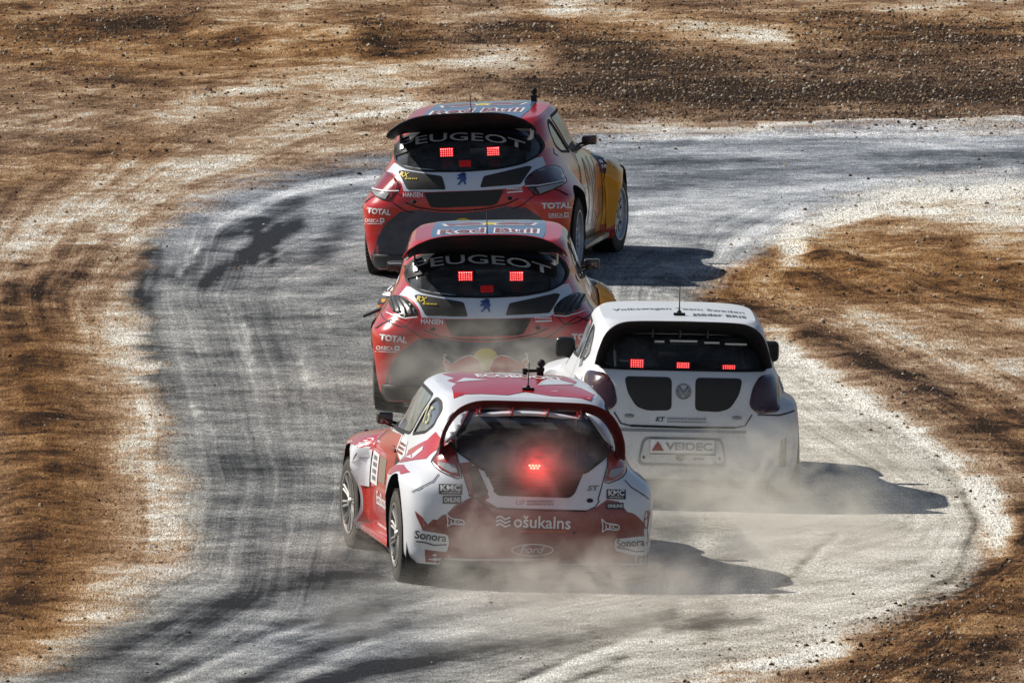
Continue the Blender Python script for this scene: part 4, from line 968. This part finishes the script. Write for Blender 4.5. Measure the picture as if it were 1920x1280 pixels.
for mir in (1, -1):
    C.patch('hatch_panel', poly2d(round_poly([(mir * .085, .70), (mir * .085, .935), (mir * .43, .935), (mir * .405, .82), (mir * .34, .72), (mir * .26, .695)], .04)), 'rear', M['mesh'], .003)
    t = C.patch('tail_light', poly2d(round_poly([(mir * .475, .74), (mir * .50, .87), (mir * .56, .955), (mir * .675, .955), (mir * .705, .90), (mir * .708, .70), (mir * .54, .685)], .04)), 'rear', M['lensd'], .004, thick=.004)
    C.patch('panel_gap', stroke2d([(mir * .50, .68), (mir * .45, .60), (mir * .38, .585)], .01), 'rear', M['gap'], .004)
    C.patch('panel_gap', stroke2d([(mir * .54, .68), (mir * .70, .675), (mir * .82, .70)], .01), 'rear', M['gap'], .004)
    C.patch('hatch_pin', poly2d(ell(mir * .39, .655, .036, .014)), 'rear', M['inkg'], .005, thick=.008)
    C.patch('bumper_vent', poly2d([(mir * .70, .30), (mir * .76, .30), (mir * .755, .52), (mir * .715, .50)]), 'rear', M['dirt'], .003)
    boxpart(C, 'mud_flap', [((mir * .76, -.42, .20), (.22, .012, .20))], M['gap'], .003)
    mirror(C, mir, 1.62, .955, .675, .825, .155, M['black'], .068)
C.patch('panel_gap', stroke2d([(-.38, .585), (0, .58), (.38, .585)], .016), 'rear', M['gap'], .004)
C.patch('bumper_groove', poly2d([(-.46, .545), (.46, .545), (.46, .565), (-.46, .565)]), 'rear', M['inkg'], .003)
C.patch('plate_recess', poly2d(round_poly([(-.33, .30), (.33, .30), (.29, .51), (-.29, .51)], .05), [round_poly([(-.31, .32), (.31, .32), (.275, .495), (-.275, .495)], .05)]), 'rear', M['inkg'], .004)
pl = C.patch('number_plate', poly2d([(-.24, .385), (.24, .385), (.24, .50), (-.24, .50)]), 'rear', M['inkw'], .006, thick=.004)
C.patch('plate_border', stroke2d([(-.238, .387), (.238, .387), (.238, .498), (-.238, .498)], .006, True), 'rear', M['inkk'], .013, parent=pl)
C.text('lettering', 'VEIDEC', (-.125, .415, .215, .472), 'rear', M['inkg'], .013, bold=.03, parent=pl)
C.patch('plate_triangle', poly2d([(-.225, .41), (-.135, .41), (-.18, .478)]), 'rear', M['deepred'], .013, parent=pl)
C.patch('dirt_clod', poly2d(ell(-.015, .365, .034, .028, 9)), 'rear', M['dirt'], .010, thick=.01)
C.patch('tow_arrow', poly2d([(.07, .355), (.10, .368), (.10, .36), (.16, .36), (.16, .35), (.10, .35), (.10, .342)]), 'rear', M['deepred'], .005)
for x in (-.28, .27): C.patch('sensor', poly2d(ell(x, .36, .010, .013, 12)), 'rear', M['gap'], .004)
C.text('lettering', 'KT', (-.20, .618, -.13, .652), 'rear', M['inkk'], .005, bold=.03, shear=.3)
C.bars((-.115, .633, .17, .652), 'rear', M['inkg'], n=16, off=.005)
C.bars((-.115, .612, .17, .628), 'rear', M['inkg'], n=20, off=.005)
C.patch('round_badge', poly2d(ell(0, .835, .056, .056, 32), [ell(0, .835, .047, .047, 32)]), 'rear', M['steel'], .008, thick=.008)
for ln in ([(-.030, .868), (-.010, .832), (0, .846), (.010, .832), (.030, .868)], [(-.042, .846), (-.018, .796), (0, .832), (.018, .796), (.042, .846)]):
    C.patch('badge_stroke', stroke2d(ln, .010), 'rear', M['steel'], .012, thick=.006)
for u0, v0, u1, v1 in ((1182, 692, 1208, 674), (1269, 695, 1294, 680), (1355, 698, 1380, 685)):
    warning_light(C, 'photo', u0, v0, u1, v1, 4, 6)
C.text('lettering', 'Volkswagen Team Sweden', (-.47, .38, .49, .52), 'top', M['inkk'], .004, bold=.01)
C.text('lettering', 'st\u00f6der BRIS', (.10, .14, .49, .26), 'top', M['inkk'], .004, bold=.02)
antenna(C, .0, .18, .21)
wing(C, [(0, 1.215), (.40, 1.211), (.475, 1.185), (.52, 1.11), (.555, 1.03), (.575, .985)], -.52, .32, 22, .02, M['mattblack'])
for x in (-.22, -.02, .18): boxpart(C, 'wing_support', [((x, -.30, 1.235), (.012, .16, .06))], M['black'], .003)
boxpart(C, 'roof_lip', [((0, -.215, 1.225), (.86, .06, .012))], M['dirtywhite'], .005)
for x0, x1 in ((-.20, -.13), (-.09, .11), (.16, .27), (.31, .47)):  # white bars standing in for the sunlit roof lip seen below the wing
    boxpart(C, 'lit_lip_strip', [(((x0 + x1) / 2, -.30, 1.178 - .02 * abs(x0 + x1)), (x1 - x0, .012, .014))], M['inkw'], .003)
for pr in ('left', 'right'):
    C.patch('panel_gap', stroke2d([(.56, .97), (.50, .80), (.50, .25)], .012), pr, M['gap'], .006)
    C.patch('panel_gap', stroke2d([(1.78, .94), (1.95, .80), (1.96, .24)], .012), pr, M['gap'], .006)
    C.patch('side_sticker', poly2d([(-.25, .80), (.25, .80), (.22, .90), (-.22, .90)]), pr, M['inkw'], .005)
    C.patch('air_intake', poly2d([(.20, .93), (.32, .98), (.20, 1.0), (.06, .96)]), pr, M['inkg'], .006)
    C.bars((-.2, .82, .22, .88), pr, M['inkg'], rows=2, off=.008, n=7)
boxpart(C, 'bumper_undertray', [((0, -.52, .17), (1.25, .22, .05))], M['black'], .015)
wheels(C, 'disc')

# ------------------------------------------------------------------ two red hatchbacks
bmB = loft_body(LV_HATCH_B, flare=flare_fn(WB_B, .105, .13, .62, .88))
B1 = Car('rally_car', (890, 515), -8, -2.7, 0, bmB, WB_B, .8, -6)
B2 = Car('rally_car', (916, 766), -1.6, -.8, 0, bmB, WB_B, .8, -3)
Q_B = [(.27, 1.02), (.42, .965), (.82, .935), (.40, 1.238), (.28, 1.21), (.21, 1.12)]
D_B = [(.90, .93), (1.55, .92), (1.80, .935), (1.60, 1.10), (1.26, 1.28), (.85, 1.268), (.49, 1.248)]
RW_B = [(0, .895), (.30, .905), (.50, .935), (.60, .985), (.625, 1.05), (.585, 1.13), (.50, 1.185), (0, 1.205), (-.50, 1.185), (-.585, 1.13), (-.625, 1.05), (-.60, .985), (-.50, .935), (-.30, .905)]
build_shell(B1, bmB, LV_HATCH_B, M['red'], Q_B, D_B, RW_B)
B = B1
band = [(726, 322), (739, 306), (776, 315), (839, 321), (892, 321), (954, 313), (995, 299), (1017, 294), (1023, 310), (1004, 321), (992, 334), (983, 348), (976, 352), (901, 357), (807, 360), (757, 359), (754, 346), (745, 331), (736, 325)]
B.patch('hatch_garnish', poly2d(band), 'photo', M['silver'], .003)
for pts in ([(747, 322), (754, 320), (829, 331), (836, 356), (764, 356), (756, 340)], [(900, 352), (907, 331), (989, 312), (998, 313), (976, 346)]):
    B.patch('vent_panel', poly2d(rp(pts, 4)), 'photo', M['mesh'], .006)
B.patch('plate_recess', poly2d(rp([(795, 362), (945, 356), (932, 382), (920, 386), (820, 390), (807, 388)], 4)), 'photo', M['mesh'], .004)
navy = [(-.80, .12), (-.785, .22), (-.72, .39), (-.64, .50), (-.52, .585), (-.36, .60), (-.2, .572), (0, .56)]
B.patch('livery_panel', poly2d(navy + [(-x, z) for x, z in navy[::-1][1:]]), 'rear', M['navy'], .002)
B.patch('bumper_undertray', poly2d([(-.80, .115), (.80, .115), (.80, .235), (-.80, .235)]), 'rear', M['black'], .008, thick=.006)
for sx in (-1, 1):
    B.patch('panel_gap', stroke2d([(sx * .47, .66), (sx * .36, .615), (sx * .18, .585), (0, .578)], .010), 'rear', M['gap'], .006)
    B.patch('panel_gap', stroke2d([(677, 386), (695, 371), (712, 363), (728, 373), (742, 384), (757, 394), (775, 399)], 1.5), 'photo', M['gap'], .005, mirror=sx > 0)
    B.patch('hatch_pin', poly2d(ell(sx * .40, .665, .020, .014, 14)), 'rear', M['gap'], .006, thick=.006)
LAMP_B = [(984, 343), (990, 331), (1004, 320), (1022, 314), (1036, 311), (1052, 316), (1056, 330), (1062, 341), (1036, 356), (1008, 366), (996, 358)]
def lamp(mir, m):
    t = B.patch('tail_light', poly2d(rp(LAMP_B, 4)), 'photo', m, .006, thick=.004, mirror=mir)
    return t
lamps = []
for mir in (False, True):
    t = lamp(mir, M['lensd'] if not mir else M['lensr']); lamps.append(t)
    B.patch('lamp_trim', stroke2d([(984, 350), (1010, 349), (1040, 344), (1058, 340)], 2.2), 'photo', M['inks'], .014, parent=t, mirror=mir)
    B.patch('reversing_lens', poly2d([(1004, 353), (1050, 345), (1034, 356), (1012, 364)]), 'photo', M['lensc'], .013, parent=t, mirror=mir)
    B.patch('panel_gap', stroke2d(smooth_poly(LAMP_B, 2), 1.8, True), 'photo', M['gap'], .005, mirror=mir)
B.text('lettering', 'TOTAL', (689, 402, 733, 391), 'photo', M['inkw'], .005, bold=.04, rot=5, step=20)
B.text('lettering', 'TOTAL', (1015, 391, 1071, 380), 'photo', M['inkw'], .005, bold=.04, rot=-1, step=20)
B.text('lettering', 'ORECA', (685, 417, 711, 410), 'photo', M['inkw'], .005, bold=.02, rot=2, step=20)
B.text('lettering', 'ORECA', (1028, 406, 1055, 399.5), 'photo', M['inkw'], .005, bold=.02, rot=-1, step=20)
for u, v in ((713, 413), (1057, 402.5)):
    B.patch('sponsor_logo', poly2d([(u, v - 4), (u + 8, v - 4), (u + 8, v + 4), (u, v + 4)], [[(u + 2, v - 2), (u + 6, v - 2), (u + 6, v + 2), (u + 2, v + 2)]]), 'photo', M['inkw'], .005)
for u0, u1, v in ((684, 718, 419.5), (1028, 1066, 407.5)): B.patch('sponsor_logo', stroke2d([(u0, v), (u1, v)], 1.2), 'photo', M['inkw'], .005)
B.text('lettering', 'HANSEN', (756, 370, 793, 361), 'photo', M['inkw'], .006, bold=.02, step=20)
B.bars((950, 356.5, 980, 353), 'photo', M['inkw'], n=9)
B.patch('sponsor_logo', stroke2d([(951, 361), (980, 359)], 2.4), 'photo', M['inkw'], .006)
B.text('lettering', 'RX', (750, 333, 768, 324), 'photo', M['inky'], .010, bold=.03, shear=.3, rot=8, step=20)
B.bars((760, 338, 784, 334), 'photo', M['inky'], n=5, off=.010)
def bend208(u, v, a, b):
    k = (u - 866) / 125; return u, v + 15 * k * k + 6 * abs(k) ** 5
B.patch('visor_strip', poly2d([(738, 272), (770, 258), (800, 250), (866, 245), (930, 249), (975, 256), (996, 266), (994, 284), (930, 268), (866, 264), (800, 270), (742, 293)]), 'photo', M['mattblack'], .005, step=5)
B.text('lettering', 'PEUGEOT', (752, 266, 984, 251), 'photo', M['inks'], .014, bold=.01, bend=bend208, step=5)
# lion badge, stylised
lion = [(0, .865), (.02, .868), (.035, .855), (.03, .84), (.04, .825), (.03, .80), (.04, .775), (.025, .775), (.015, .80), (-.005, .79), (-.02, .772), (-.035, .775), (-.015, .80), (-.008, .82), (-.03, .815), (-.042, .825), (-.02, .835), (-.04, .85), (-.02, .855)]
B.patch('lion_badge', poly2d([(x - .0, z + .015) for x, z in lion]), 'rear', M['inkb'], .008, thick=.006)
# charging bulls and sun across the bumper
B.patch('sun_emblem', poly2d(ell(0, .43, .098, .088)), 'rear', M['inky'], .005)
bull = [(.03, .37), (.06, .43), (.12, .46), (.19, .44), (.25, .40), (.275, .405), (.30, .43), (.325, .42), (.315, .40), (.30, .395), (.31, .37), (.285, .345), (.24, .35), (.20, .335), (.16, .33), (.10, .335), (.06, .33), (.03, .345)]
for sx in (-1, 1):
    B.patch('bull_emblem', stroke2d(smooth_poly([(sx * x, z) for x, z in bull], 2), .012, True), 'rear', M['inkw'], .006)
    B.patch('bull_emblem', poly2d([(sx * x, z) for x, z in bull]), 'rear', M['red'], .007)
    B.patch('bull_emblem', stroke2d([(sx * .29, .40), (sx * .32, .45), (sx * .30, .475), (sx * .325, .47)], .010), 'rear', M['inkw'], .006)
# roof: blue panel with red and white lettering
B.patch('livery_panel', poly2d([(-.42, .02), (.42, .02), (.44, .5), (.42, 1.18), (.2, 1.24), (-.2, 1.24), (-.42, 1.18), (-.44, .5)]), 'top', M['roofblue'], .003)
for m_, bo, of in (('inkw', .10, .005), ('deepred', .0, .007)):
    e = .022 if bo else 0
    B.text('lettering', 'Red Bull', (-.37 - e, .36 - e, .37 + e, .58 + e), 'top', M[m_], of, bold=.02 if not bo else .075)
for sx in (-1, 1):
    B.patch('bull_emblem', poly2d([(sx * x * 1.15, .74 + (z - .33) * 1.8) for x, z in bull]), 'top', M['inkw'], .005)
    B.patch('bull_emblem', poly2d([(sx * (x * 1.0 + .02), .765 + (z - .33) * 1.4) for x, z in bull]), 'top', M['deepred'], .007)
B.patch('sun_emblem', poly2d(ell(0, .86, .07, .08)), 'top', M['inky'], .004)
antenna(B, .0, .16, .20)
# flanks
for pr, dx in (('left', -1), ('right', 1)):
    def tb(y0, y1, z0, z1): return (y1, z0, y0, z1) if pr == 'left' else (y0, z0, y1, z1)
    B.patch('livery_panel', poly2d([(.62, .18), (.70, .50), (.93, .80), (.98, .905), (1.86, .90), (2.0, .80), (2.04, .5), (2.04, .18)]), pr, M['chrome'], .002)
    B.patch('livery_panel', poly2d([(1.50, .40), (1.62, .62), (1.80, .82), (1.95, .80), (2.02, .62), (1.98, .35), (1.75, .30)]), pr, M['orange'], .004)
    B.patch('livery_panel', poly2d([(1.70, .18), (1.78, .30), (2.05, .34), (2.05, .18)]), pr, M['yellow'], .004)
    B.patch('livery_panel', poly2d([(2.05, .22), (2.07, .84), (2.3, .83), (2.9, .78), (3.2, .62), (3.25, .30)]), pr, M['yellow'], .002)
    B.patch('livery_panel', poly2d([(2.20, .80), (2.30, .86), (2.95, .82), (3.1, .70), (2.8, .745), (2.45, .755)]), pr, M['roofblue'], .004)
    B.patch('livery_panel', poly2d([(dx * .70, 2.12), (dx * .93, 2.15), (dx * .92, 2.95), (dx * .66, 3.05)]), 'top', M['roofblue'], .004)
    B.patch('sponsor_panel', poly2d([(2.08, .66), (2.22, .62), (2.34, .70), (2.22, .79), (2.08, .80)]), pr, M['inkk'], .005)
    B.bars(tb(2.10, 2.24, .69, .77), pr, M['inkw'], rows=2, off=.008, n=2)
    for k in range(2):
        y0 = 1.15 + .28 * k
        B.patch('livery_stripe', stroke2d(smooth_poly([(y0, .30), (y0 + .08, .50), (y0 + .02, .70), (y0 + .10, .84), (y0 + .14, .70), (y0 + .16, .45)], 3)[:14], .035), pr, M['inkw'] if k % 2 else M['inkg'], .005)
    B.patch('bull_emblem', poly2d([(1.72, .40), (1.80, .56), (1.90, .50), (1.98, .58), (1.94, .44), (2.02, .38), (1.90, .36), (1.82, .30), (1.80, .38)]), pr, M['deepred'], .006)
    B.patch('panel_gap', stroke2d([(.86, .93), (.92, .80), (.74, .55), (.64, .20)], .02), pr, M['gap'], .006)
    B.patch('panel_gap', stroke2d([(1.84, .91), (2.03, .78), (2.05, .50), (2.04, .20)], .02), pr, M['gap'], .006)
    B.patch('fuel_flap', poly2d(round_poly([(.16, 1.02), (.24, .985), (.30, .955), (.22, .94), (.12, .97)], .02)), pr, M['inks'], .005)
    mirror(B, dx, 1.70, .965, .70, .82, .075, M['black'], .016)
    sk = bmesh.new(); bx(sk, (dx * .80, 1.26, .15), (.10, 1.45, .05)); bevel_all(sk, .012); B.add('side_skirt', bm_mesh(sk), M['black'])
PX1 = ((823, 295, 848, 279), (911, 293, 935, 277)); 
for u0, v0, u1, v1 in PX1: warning_light(B, 'photo', u0, v0, u1, v1, 4, 6, bracket=True)
warning_light(B, 'photo', 859, 314, 881, 302, 3, 6, dim=True)
WP_B = [(0, 1.205), (.40, 1.203), (.48, 1.203), (.55, 1.195), (.605, 1.165)]
# ---- the second red car: same parts, its own lamps and wing
for ch in [o for o in B1.root.children]:
    if ch.name.split('.')[0] == 'tail_light': continue
    k = ch.copy(); COL.objects.link(k); k.parent = B2.root; k.matrix_local = B2.roll
    for g in ch.children:
        h = g.copy(); COL.objects.link(h); h.parent = k; h.matrix_local = Matrix.Identity(4)
for mir in (False, True):
    t = B2.patch('tail_light', poly2d(rp([(1037, 587), (1042, 575), (1050, 566), (1070, 552), (1092, 549), (1100, 557), (1087, 579), (1065, 591)], 4)), 'photo', M['black'], .006, thick=.004, mirror=mir)
    t['label'] = 'black ribbed blanking cover in place of a lamp'
    for k in range(4):
        u = 1048 + k * 11
        B2.patch('cover_rib', stroke2d([(u, 587 - k * 2), (u + 3, 574), (u + 14 - k, 561 - k), (u + 20 - 2 * k, 555 - k)], 3.4), 'photo', M['mesh'], .012, thick=.012, parent=t, mirror=mir)
    B2.patch('lamp_trim', stroke2d([(1037, 592), (1060, 594), (1084, 588), (1098, 582)], 2.2), 'photo', M['inks'], .012, parent=t, mirror=mir)
wing(B1, WP_B, -.47, .39, 25, .022, M['mattblack'], roll_out=.6)
wing(B2, WP_B, -.47, .39, 25, .022, M['mattblack'], M['red'], roll_out=.6)
for c in (B1, B2):
    for sx in (-1, 1): boxpart(c, 'wing_support', [((sx * .545, -.16, 1.17), (.010, .16, .10))], M['black'] if sx < 0 else M['inks'], .003)
    c.patch('wing_underlip', poly2d([(-.52, 1.135), (-.3, 1.165), (0, 1.175), (.3, 1.165), (.52, 1.135), (.46, 1.195), (0, 1.215), (-.46, 1.195)]), 'rear', M['navy'], .003)
roof_camera(B1, .40, 1.05)
B2.patch('livery_panel', poly2d([(1116, 524), (1136, 526), (1150, 534), (1150, 572), (1122, 572)]), 'photo', M['yellow'], .014, step=4)
B1.patch('livery_panel', poly2d([(1137, 300), (1152, 304), (1166, 318), (1164, 345), (1152, 420), (1136, 430), (1132, 340)]), 'photo', M['yellow'], .012, step=4)
boxpart(B2, 'air_deflector', [((-.87, .30, .735), (.20, .16, .02), Matrix.Rotation(R(-22), 4, 'Y'))], M['black'], .008)
boxpart(B2, 'mirror_decoration', [((-.76, 1.64, .99), (.10, .012, .012))], M['inkw'], .002)
B1.root['label'] = 'red rally car with black rear wing and roof camera, leading the group'; B1.root['category'] = 'car'
B2.root['label'] = 'red rally car with red-topped wing and blanked lamps, second in line'; B2.root['category'] = 'car'
for c in (B1, B2): c.root['group'] = 'rally cars on the dusty bend'
wheels(B1, 'disc'); wheels(B2, 'disc')
# ------------------------------------------------------------------ dust raised by the cars (real volumes)
def dust_material(name, dens, scale, lo=.45, hi=.62, seed=0.0, col=(.84, .80, .72)):
    m = bpy.data.materials.new(name); m.use_nodes = True; t = m.node_tree
    for n in list(t.nodes):
        if n.type == 'BSDF_PRINCIPLED': t.nodes.remove(n)
    out = t.nodes['Material Output']
    pv = N(t, 'ShaderNodeVolumePrincipled'); pv.inputs['Color'].default_value = (*col, 1); pv.inputs['Anisotropy'].default_value = .15
    tc = N(t, 'ShaderNodeTexCoord'); geo = N(t, 'ShaderNodeNewGeometry')
    ln = N(t, 'ShaderNodeVectorMath', operation='LENGTH'); L(t, tc.outputs['Object'], ln.inputs[0])
    fall = ramp(t, ln.outputs['Value'], [(.15, 1.0), (.55, .45), (.97, 0.0)], 'EASE').outputs[0]
    mp = N(t, 'ShaderNodeMapping'); mp.inputs['Location'].default_value = (seed, seed * 2, 0); mp.inputs['Scale'].default_value = (1, .45, 1.2); L(t, geo.outputs['Position'], mp.inputs['Vector'])
    nz = N(t, 'ShaderNodeTexNoise', i_Scale=scale, i_Detail=4.0, i_Roughness=.6, i_Distortion=.8); L(t, mp.outputs[0], nz.inputs['Vector'])
    nr = ramp(t, nz.outputs['Fac'], [(lo, .04), (hi, 1.0)]).outputs[0]
    L(t, math_(t, 'MULTIPLY', math_(t, 'MULTIPLY', fall, nr), dens), pv.inputs['Density'])
    L(t, pv.outputs[0], out.inputs['Volume'])
    return m
def puff(px, dy, rad, z, dens, scale=1.6, seed=0.0, tilt=0):
    g = ground_at(*px)
    bm = bmesh.new(); bmesh.ops.create_icosphere(bm, subdivisions=3, radius=1.0)
    o = link('dust_cloud', bm_mesh(bm), dust_material('dust_in_air', dens * .95, scale * 1.15, seed=seed))
    o.location = (g.x, g.y + dy, z); o.scale = rad; o.rotation_euler = (0, 0, R(tilt))
    o['kind'] = 'stuff'; return o
PUFFS = [   # ground pixel below the puff, shift along depth, radii, height, density
 ((905, 790), -0.3, (1.15, 1.5, .62), .36, .95, 2.6), ((1010, 785), -1.2, (.9, 1.2, .5), .26, .8, 3.0), ((1120, 800), -1.0, (1.0, 1.4, .55), .35, .7, 2.2),
 ((1000, 1100), -0.6, (1.05, 1.2, .36), .14, .75, 3.4), ((900, 1105), -0.4, (.50, 1.0, .66), .44, .75, 3.2), ((1130, 1110), -0.6, (.9, 1.2, .36), .16, 1.2, 3.0), ((1240, 1085), -0.2, (.55, 1.0, .55), .34, .9, 3.0),
 ((1290, 955), -0.8, (1.1, 1.3, .42), .16, .65, 3.0), ((1420, 965), -0.8, (1.1, 1.5, .55), .30, 1.5, 2.6), ((1330, 1060), 0, (1.7, 2.4, .42), .22, .8, 2.2),
 ((1000, 1190), 0, (2.0, 2.6, .38), .16, .6, 2.0), ((1570, 1040), 0, (1.2, 2.2, .38), .18, .6, 2.2), ((690, 1050), 0, (.55, 1.2, .28), .12, .7, 3.4), ((1350, 1150), 0, (1.2, 2.0, .34), .16, .5, 2.4),
 ((985, 1102), -0.1, (.85, .75, .62), .72, .45, 2.8), ((890, 890), -0.2, (.6, .8, .55), .42, .70, 3.0), ((720, 500), -.5, (.5, .8, .35), .2, .30, 2.4),
]
gl_p = (A.world @ A.roll) @ Vector(tuple(A.hit('photo', 1003, 878)[0])) + Vector((0, -.16, -.01))
gb = bmesh.new(); bmesh.ops.create_icosphere(gb, subdivisions=3, radius=1.0)
go_ = link('dust_cloud', bm_mesh(gb), dust_material('dust_in_air', 1.7, 3.0, .2, .6, 9.0)); go_.location = gl_p; go_.scale = (.42, .24, .38)  # extra dense puff added round the warning lamp to give it a red halo
for k, (px, dy, rad, z, de, sc) in enumerate(PUFFS):
    puff(px, dy, rad, z, de, sc, seed=k * 3.7)
for k, o in enumerate([o for o in bpy.data.objects if o.name.startswith('dust_cloud')]):
    tag(o, 'thin tan dust hanging behind the cars', 'dust', kind='stuff')
